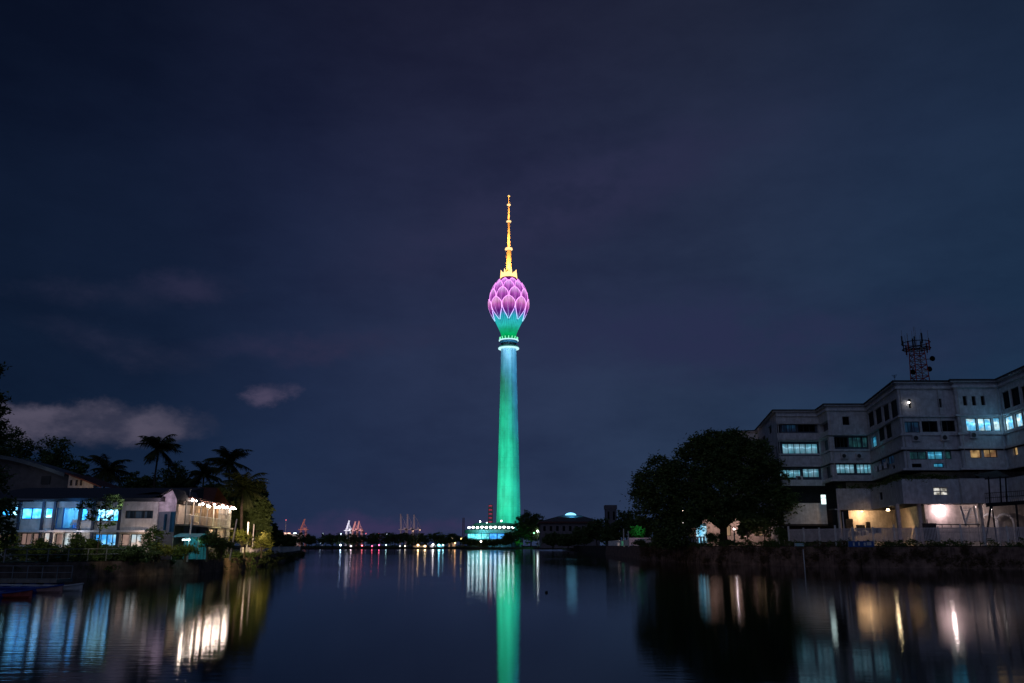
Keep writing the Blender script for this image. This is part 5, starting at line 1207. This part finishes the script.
# verandah house
VA, VB = corner(186.5, 500, 83), corner(231.5, 508, 103)
ve = thing('verandah_house', (VA[0], VA[1], LBZ), 'two-storey house whose upper verandah blazes with warm white string lights', 'house')
ZV = hit(187, 498.5, VA, VB)[1]; _, ZVf = hit(200, 526, VA, VB)
LV = math.dist(VA, VB); vin = off([VA, VB], -1.6)
M_VW = mat('verandah_wall', (.42, .31, .20), .8, stain=(.12, .08, .05), var=.5, scale=2)
vw = [hole_px(a, b_, 511 + (a - 188) * .1, 522 + (a - 188) * .02, VA, VB) for a, b_ in ((190, 198), (201, 208), (210, 216))]
mb = MB(); wall_seg(mb, vin[0], vin[1], ZVf, ZV, vw, M_VW, .2); mb.build('upper_wall', ve)
for h in vw: window(ve, vin[0], vin[1], h, emis('verandah_window', (.9, .62, .25), .9, (.5, .3, .1), folds=.6), M_FRAMEW, nv=3, t=.06)
lw_ = [hole_px(209, 215, 529, 536, VA, VB), hole_px(217.5, 225, 529, 538, VA, VB), hole_px(196, 200, 528, 540, VA, VB)]
mb = MB(); wall_seg(mb, VA, VB, LBZ, ZVf - .1, lw_, mat('lower_wall_dark', (.14, .14, .16), .9), .2); mb.build('lower_wall', ve)
for i, h in enumerate(lw_): window(ve, VA, VB, h, emis('lower_amber', (1, .66, .36), 1.1, (.8, .45, .25), blotch=.4, scale=1.5) if i < 2 else M_GLASS, M_FRAME, nv=2, t=.06)
ex, ey = (VB[0] - VA[0]) / LV, (VB[1] - VA[1]) / LV
mb = MB(); o_ = off([VA, VB], .5); i_ = off([VA, VB], -6); mb.prism([o_[0], o_[1], i_[1], i_[0]], ZV + .02, ZV + .16, M_ROOFR)
apex = [(p[0], p[1]) for p in off([VA, VB], -3)]
mb.poly([(*o_[0], ZV + .17), (*o_[1], ZV + .17), (*apex[1], ZV + .6), (*apex[0], ZV + .6)], M_ROOFR); mb.poly([(*i_[0], ZV + .17), (*i_[1], ZV + .17), (*apex[1], ZV + .6), (*apex[0], ZV + .6)], M_ROOFR); mb.build('roof', ve)
mb = MB(); a_, c_ = off([VA, VB], .4), off([VA, VB], -1.58); mb.prism([a_[0], a_[1], c_[1], c_[0]], ZVf - .1, ZVf + .05, M_CREAM); mb.build('floor', ve)
for k in range(8):
    s = .1 + (LV - .2) * k / 7; mb = MB(); X, Y = VA[0] + ex * s, VA[1] + ey * s; mb.box(X - .05, X + .05, Y - .05, Y + .05, ZVf, ZV, M_FRAMEW); mb.build('post', ve)
mb = MB()
for s in np.arange(.2, LV, .38): X, Y = VA[0] + ex * s, VA[1] + ey * s; mb.tube([(X, Y, ZVf), (X, Y, ZVf + .95)], .02, M_FRAMEW, 4)
mb.tube([(*VA, ZVf + .95), (*VB, ZVf + .95)], .035, M_FRAMEW, 4); mb.build('balustrade', ve)
# grille of the right-hand bay
mb = MB(); s0, _ = hit(218.5, 520, VA, VB)
for s in np.arange(s0, LV - .1, .55): X, Y = VA[0] + ex * s, VA[1] + ey * s; mb.tube([(X, Y - .06, ZVf - 1.0), (X, Y - .06, ZV - .1)], .045, M_FRAMEW, 4)
for z in np.arange(ZVf - .9, ZV - .1, .6): mb.tube([(VA[0] + ex * s0, VA[1] + ey * s0 - .06, z), (VB[0], VB[1] - .06, z)], .035, M_FRAMEW, 4)
mb.build('bay_grille', ve)
mb = MB(); mb.poly([(*off([VA, VB], -.5)[1], LBZ), (*i_[1], LBZ), (*i_[1], ZV), (*off([VA, VB], -.5)[1], ZV)], M_VW); mb.build('end_wall', ve)
sl = thing('string_lights', (*off([VA, VB], .55)[0], ZV), 'string of dazzling white bulbs under the eave of the verandah house', 'string lights')
E_STR = emis('string_bulb', (1, .78, .64), 60)
q0, q1 = off([VA, VB], .58); nb = 15; cable = []; jr = random.Random(4)
for k in range(nb):
    u = min(1, max(0, (k + jr.uniform(-.38, .38)) / (nb - 1))); X, Y = q0[0] + (q1[0] - q0[0]) * u, q0[1] + (q1[1] - q0[1]) * u; z = ZV - .12 - jr.uniform(0, .38) * (1 if k < 9 else .4); cable.append((X, Y, z + .1))
    mb = MB(); r = jr.choice((.06, .08, .11, .14)); mb.lathe(X, Y, [(.01, z - r), (r, z - r * .3), (r * .8, z + r * .6), (.01, z + r)], E_STR, 8); mb.build('bulb', sl)
mb = MB(); mb.tube(cable, .012, M_BLACK, 4); mb.build('cable', sl)
for u in (.08, .3, .52, .75, .95):
    X, Y = VA[0] + (VB[0] - VA[0]) * u, VA[1] + (VB[1] - VA[1]) * u; light('string_light', 'POINT', (X, Y, ZV - .3), 120, (1, .66, .48), size=.08)
mb = MB(); p = P(188.5, 489, 83); mb.tube([(p[0], 83.5, ZV), (p[0], 83.5, p[2])], .06, M_FRAMEW, 5)
tag(mb.build('vent_pipe'), 'short white vent pipe on the roof of the verandah house', 'pipe')
# dark red roof between
rr = thing('red_roof_house', (P(183, 500, 112)[0], 114, LBZ), 'dark house with a red tiled roof behind the verandah house', 'house')
x0, x1 = P(173, 500, 110)[0], P(214, 500, 110)[0]
mb = MB(); mb.box(x0, x1 - 1, 110, 97, LBZ, Zp(506, 110), mat('dark_brick', (.14, .08, .07), .9)); mb.build('wall', rr)
mb = MB(); mb.poly([(x0, 109.4, Zp(507, 110)), (x1, 109.4, Zp(507, 110)), (x1 - 1, 114, Zp(487.5, 114)), (x0 + .3, 114, Zp(487.5, 114))], M_ROOFR); mb.poly([(x0, 118, Zp(507, 110)), (x1, 118, Zp(507, 110)), (x1 - 1, 114, Zp(487.5, 114)), (x0 + .3, 114, Zp(487.5, 114))], M_ROOFR); mb.build('roof', rr)
# cyan tarpaulin stall
ct = thing('market_tent', (P(184, 545, 80)[0], 81.5, LBZ), 'small glowing cyan canvas tent before the verandah house', 'tent')
x0, x1 = P(172.5, 545, 79.5)[0], P(198, 545, 79.5)[0]; zt_ = Zp(537, 79.5); M_TARP = mat('cyan_canvas', (.10, .50, .58), .7, scale=2)
for X in (x0, x1, (x0 + x1) / 2): mb = MB(); mb.tube([(X, 79.5, LBZ), (X, 79.5, zt_)], .03, M_FRAMEW, 5); mb.build('pole', ct)
mb = MB(); mb.poly([(x0 - .1, 79.4, zt_), (x1 + .1, 79.4, zt_), (x1, 81, zt_ + .35), (x0, 81, zt_ + .35)], M_TARP); mb.poly([(x0, 82.5, zt_), (x1, 82.5, zt_), (x1, 81, zt_ + .35), (x0, 81, zt_ + .35)], M_TARP); mb.build('canopy', ct)
mb = MB()
for k in range(16):
    u0, u1 = k / 16, (k + 1) / 16; f = lambda u: 82.2 + .08 * sin(u * 60)
    mb.poly([(x0 + (x1 - x0) * u0, f(u0), LBZ), (x0 + (x1 - x0) * u1, f(u1), LBZ), (x0 + (x1 - x0) * u1, f(u1), zt_), (x0 + (x1 - x0) * u0, f(u0), zt_)], M_TARP)
mb.build('back_sheet', ct)
mb = MB(); mb.box(x0 + .5, x0 + 1.2, 80.4, 80.5, zt_ - .28, zt_ - .18, emis('tube_lamp', (.7, 1, 1), 8)); mb.build('tube_lamp', ct)
light('tent_light', 'POINT', (x0 + .9, 80.4, zt_ - .4), 13, (.3, .9, 1), size=.08); light('tent_light', 'POINT', (x1 - .5, 80.8, zt_ - .4), 7, (.3, .9, 1), size=.08)

# white poles on the left bank
for px, top, Y, lb, ln in ((237, 519, 90, 'tall white leaning post in front of the glowing yellow bush', -.45), (248.5, 522, 104, 'grey post right of the glowing yellow bush', 0), (254, 524, 112, 'thin grey post near the start of the shore fence', 0), (192.3, 516, 80.5, 'thin pale post at the corner of the verandah house', -.12)):
    pole(px, top, Y, lb, .09, LBZ, cross=False, lean=ln)

# palms and trees
palm((P(158, 500, 150)[0], 150, LBZ), P(159, 448, 150), 4.5, 'tallest coconut palm standing above the dark trees behind the clubhouse', seed=3, nf=30)
palm((P(231, 500, 140)[0], 140, LBZ), P(229, 461, 140), 4.2, 'coconut palm above the right end of the verandah house', seed=5, nf=30)
palm((P(106, 500, 145)[0], 145, LBZ), P(107, 470, 145), 4.3, 'coconut palm just right of the small peach house', seed=8, nf=30)
palm((P(203, 500, 150)[0], 150, LBZ), P(204, 474, 150), 3.8, 'low coconut palm between the two taller palms', seed=12, nf=30)
palm((P(246, 520, 112)[0], 112, LBZ), P(244, 488, 112), 3.6, 'drooping palm close behind the verandah house', seed=21, nf=24)
for px, top, w, Y, lb in ((135, 472, 46, 165, 'dark rounded tree between the left palms'), (172, 468, 50, 160, 'dark rounded tree below the tallest palm'), (205, 480, 44, 145, 'dark tree below the low palm'), (232, 478, 44, 128, 'dark bushy tree behind the glowing verandah'), (250, 476, 34, 122, 'tall dark tree at the right edge of the left grove'),
                          (256, 497, 26, 118, 'lower dark tree over the shore fence'), (268, 523, 16, 150, 'small dark tree right of the grove by the shore fence'), (276, 527, 16, 178, 'small rounded tree near the end of the shore fence'), (288, 535, 14, 205, 'last small tree at the tip of the left bank')):
    far_tree(px, top, Y, w, lb, 15000 if w > 30 else 7000, zb=LBZ, leaf=.30, nl=18)
# trees behind left
for px, top, w, Y, lb, n in ((8, 425, 70, 135, 'big dark tree behind the curved hall, left one', 12000), (45, 434, 62, 130, 'big dark tree behind the curved hall, middle one', 12000), (68, 450, 36, 128, 'dark tree behind the curved hall beside the small peach house', 6000), (-14, 440, 60, 125, 'big dark tree behind the curved hall cut by the picture edge', 8000)):
    far_tree(px, top, Y, w, lb, n, zb=LBZ, leaf=.24, nl=16)
# near tree at the left picture edge
NT = (P(-22, 560, 66)[0], 66, LBZ); nt = thing('roadside_tree', NT, 'tall loose dark tree rising at the left edge beside the clubhouse', 'tree')
trunk(nt, NT, P(-20, 470, 66), .28, 3.2)
leaves('crown', crown_px([(-22, 440, 24, 26, 0), (-8, 405, 16, 14, 0), (-14, 480, 20, 18, 0), (-4, 418, 12, 12, 0), (-6, 510, 16, 14, 0), (2, 515, 10, 12, 0), (-14, 536, 24, 14, 0), (-8, 370, 9, 10, 0)], 66), 9000, .16, M_LEAFD, nt, clump=.6)
# shrubs before the clubhouse
for px, top, w, Y, lb, m in ((6, 534, 30, 74, 'leafy shrub below the leftmost lit window', M_LEAFM), (28, 543, 26, 75, 'low shrub before the pinkish lower windows', M_LEAFD), (40, 537, 12, 75.5, 'narrow shrub beside the clubhouse post', M_LEAFD), (52, 545, 24, 75, 'low dark hedge plant before the white lit lower window', M_LEAFD),
                             (76, 534, 17, 76, 'upright dark shrub before the bright lower windows', M_LEAFD), (92, 541, 22, 76, 'green shrub below the slim tree', M_LEAFM), (112, 546, 26, 76, 'low shrub before the bluish lower window', M_LEAFD), (132, 545, 20, 76, 'low shrub before the warm lower window', M_LEAFD),
                             (157, 528, 28, 78, 'round dark bush at the right corner of the clubhouse', M_LEAFD), (160, 544, 20, 77.5, 'yellow-green lit shrub left of the cyan tent', M_LEAFY), (208, 530, 24, 82, 'dark bush before the verandah house', M_LEAFD), (222, 539, 22, 84, 'green bush before the amber lower windows', M_LEAFM),
                             (245, 527, 32, 96, 'bright yellow-green lit bush behind the leaning white post', M_LEAFY), (262, 532, 16, 106, 'smaller yellow-green lit bush by the shore fence', M_LEAFY), (186, 545, 22, 78.5, 'low green plants in front of the cyan tent', M_LEAFM)):
    tree_px(px, top, Y, w, LBZ, lb, 1500, m, .12)
light('bush_light', 'POINT', (P(246, 540, 92)[0], 91.5, 4.2), 650, (1, .82, .35), size=.1); light('bush_light', 'POINT', (P(262, 540, 100)[0], 100, 4.2), 900, (1, .75, .4), size=.1)
light('bush_light', 'POINT', (P(158, 540, 75)[0], 76, 3.6), 7, (1, .85, .4), size=.08)
light('fence_light', 'SPOT', (-30.5, 101, 5.0), 4000, (1, .66, .5), target=(-42, 160, 1.6), size=.1, spot=50, blend=.6)
sk = tree((P(97, 550, 74)[0], 74, LBZ), Zp(497, 74), 1.6, 'slim young tree with sparse leaves standing before the clubhouse windows', 1300, .12, M_LEAFM, rz=2.0, cz=Zp(513, 74), nl=8, tr=.07, clump=.45, name='young_tree')
# low hedge / scrub
vl = []; LBl = LB[2:9]
for i in range(150):
    x, y, a = along(LBl, random.uniform(0, plen(LBl) * .42)); vl.append((x - .6, y + .8, LBZ + .15, random.uniform(.5, 1.2), .6, random.uniform(.15, .45)))
for i in range(60): x, y, a = along(LBl, random.uniform(0, plen(LBl) * .6)); vl.append((x - .1, y - .1, random.uniform(.3, 1.2), random.uniform(.5, 1.0), .25, .5))
o = leaves('undergrowth', vl, 14000, .12, M_LEAFD, clump=.45); tag(o, 'dark low plants tangled along the left water edge', 'plants', kind='stuff')
o = leaves('undergrowth', [(P(px, 545, 77)[0], 77 + random.uniform(-1, .6), LBZ + .55, 1.0, .6, .6) for px in range(-5, 165, 6)], 6500, .12, M_LEAFD, clump=.5); tag(o, 'continuous dark hedge in front of the clubhouse', 'hedge', kind='stuff')
# left bank edge wall
mb = MB()
for i in range(2, 9):
    a, b_ = LB[i], LB[i + 1]; mb.poly([(a[0] + .05, a[1] - .25, -1), (b_[0] + .25, b_[1] - .05, -1), (b_[0], b_[1], LBZ - .05), (a[0], a[1], LBZ - .05)], M_STONE)
tag(mb.build('bank_wall'), 'low dark stone edging wall of the left bank', 'wall')
# dark railing at left
rl = thing('railing', (LB[2][0], LB[2][1], LBZ), 'dark steel railing along the left bank before the clubhouse hedge', 'railing')
RLp = [(LB[2][0], LB[2][1] + .8), (LB[3][0], LB[3][1] + .8), (P(170, 555, 80)[0], 81.3)]; Lr = plen(RLp)
mb = MB()
for zz in (.98, .55): mb.tube([(p[0], p[1], LBZ + zz) for p in RLp], .035, M_STEEL, 5)
mb.build('rail', rl)
for s in np.arange(0, Lr, 1.7): x, y, a = along(RLp, s); mb = MB(); mb.tube([(x, y, LBZ), (x, y, LBZ + 1.0)], .045, M_STEEL, 5); mb.build('post', rl)
# white baluster fence along the shore
vl = []
for i in range(60):
    x, y, a = along(LB[5:9], random.uniform(0, plen(LB[5:9]))); vl.append((x + .1, y - .1, random.uniform(.2, .9), random.uniform(.5, 1.2), .3, .35))
o = leaves('undergrowth', vl, 6000, .14, M_LEAFD, clump=.5); tag(o, 'dark weeds at the water line below the white shore fence', 'plants', kind='stuff')
sf = thing('shore_fence', (LB[5][0], LB[5][1], LBZ), 'white concrete picket fence curving along the tip of the left bank', 'fence')
SFp = [(LB[5][0] - .6, LB[5][1] + .3)] + [(p[0] - .7, p[1]) for p in LB[6:9]]; Lf = plen(SFp)
mb = MB()
for zz, r in ((1.0, .05), (.12, .07)): mb.tube([(p[0], p[1], LBZ + zz) for p in SFp], r, M_FENCE2, 4)
mb.build('rail', sf)
for s in np.arange(0, Lf, 1.45): x, y, a = along(SFp, s); mb = MB(); mb.rbox(x, y, LBZ - .05, LBZ + 1.0, .16, .10, a, M_FENCE2); mb.build('picket', sf)

# ------------------------------------------------------------------ boats and landing stage at the lower left
M_BB = mat('boat_blue', (.02, .06, .30), .4, spec=.5); M_BR = mat('boat_red', (.42, .07, .05), .4, spec=.5); M_BW = mat('boat_white', (.6, .6, .6), .5)
def boat(tip_px, tip_py, Lb_, ang, label, tipm, w=.55):
    Y = CAM_H * 874 / (tip_py - 546 + 3.0); X = XH(tip_px, Y); o = thing('rowing_boat', (X, Y, 0), label, 'boat', 'moored boats at the landing stage')
    def pt(u, q, z): x = -u * Lb_; return (X + x * cos(ang) - q * sin(ang), Y + x * sin(ang) + q * cos(ang), z)
    ns = 14; mb = MB(); rows = []
    for i in range(ns + 1):
        u = i / ns; wd = w * (min(1, (u / .22)) ** .6) * (1 - .25 * max(0, u - .8) / .2) + .02; sh = .26 + .16 * max(0, 1 - u / .2) ** 1.5
        rows.append([(-wd, sh), (-wd * .85, .08), (-wd * .4, -.12), (wd * .4, -.12), (wd * .85, .08), (wd, sh)])
    for i in range(ns):
        m = tipm if i < 3 else M_BB
        for j in range(5):
            q = [pt(i / ns, *rows[i][j]), pt(i / ns, *rows[i][j + 1]), pt((i + 1) / ns, *rows[i + 1][j + 1]), pt((i + 1) / ns, *rows[i + 1][j])]; mb.poly(q, m)
    mb.poly([pt(1, *r) for r in rows[-1]], M_BB); mb.build('hull', o)
    mb = MB()
    for sgn in (0, 5): mb.tube([pt(i / ns, rows[i][sgn][0], rows[i][sgn][1]) for i in range(ns + 1)], .05, tipm if tipm is M_BW else M_BB, 5)
    mb.build('gunwale', o)
    for u in (.3, .5, .7): mb = MB(); a, b_ = pt(u, -w * .95, .30), pt(u, w * .95, .30); c, d = pt(u + .035, w * .95, .30), pt(u + .035, -w * .95, .30); mb.poly([a, b_, c, d], M_BW); mb.build('thwart', o)
    mb = MB(); i0, i1 = rows[0], rows[2]; mb.poly([pt(0, 0, rows[0][0][1] + .01), pt(2 / ns, -rows[2][5][0], rows[2][0][1] + .01), pt(2 / ns, rows[2][5][0], rows[2][0][1] + .01)], tipm); mb.build('foredeck', o)
boat(87.5, 586.5, 6.5, -.22 + pi * 0, 'blue rowing boat with a white bow, furthest out at the landing stage', M_BW)
boat(68, 588, 6.0, -.18, 'blue rowing boat with a pale red bow, middle of the three', mat('boat_pale', (.5, .28, .25), .5))
boat(38.5, 593, 6.0, -.12, 'blue rowing boat with a bright red bow, nearest to the left edge', M_BR)
js = thing('landing_stage', (XH(30, 60), 61, 0), 'low floating landing stage with thin rails beside the moored boats', 'jetty')
x0, x1 = XH(-15, 62), XH(74, 62)
mb = MB(); mb.box(x0, x1, 60.2, 62.4, .12, .34, M_CONC); mb.build('deck', js)
mb = MB()
for k in range(6): X = x0 + .7 + (x1 - x0 - 1.4) * k / 5; mb.tube([(X, 60.4, .02), (X, 62.2, .02)], .24, M_BB, 8)
mb.build('float', js)
mb = MB()
for zz in (.75, 1.2): mb.tube([(x0, 62.2, zz), (x1, 62.2, zz)], .025, M_STEEL, 4)
mb.build('rail', js)
for k in range(7): X = x0 + (x1 - x0) * k / 6; mb = MB(); mb.tube([(X, 62.2, .34), (X, 62.2, 1.22)], .03, M_STEEL, 4); mb.build('post', js)
# mooring posts and floating buoy
mb = MB(); p = XH(546, 55); mb.lathe(XH(546, 50), 50, [(.01, -.05), (.08, 0), (.09, .05), (.06, .10), (.01, .11)], M_BLACK, 10); tag(mb.build('buoy'), 'tiny dark float on the open water right of the green reflection', 'buoy')
mb = MB(); mb.tube([(XH(803, 98), 98, -.5), (XH(803, 98), 98.1, 2.2)], .05, M_FENCE2, 6); tag(mb.build('drain_pipe'), 'thin white pipe standing against the retaining wall', 'pipe')
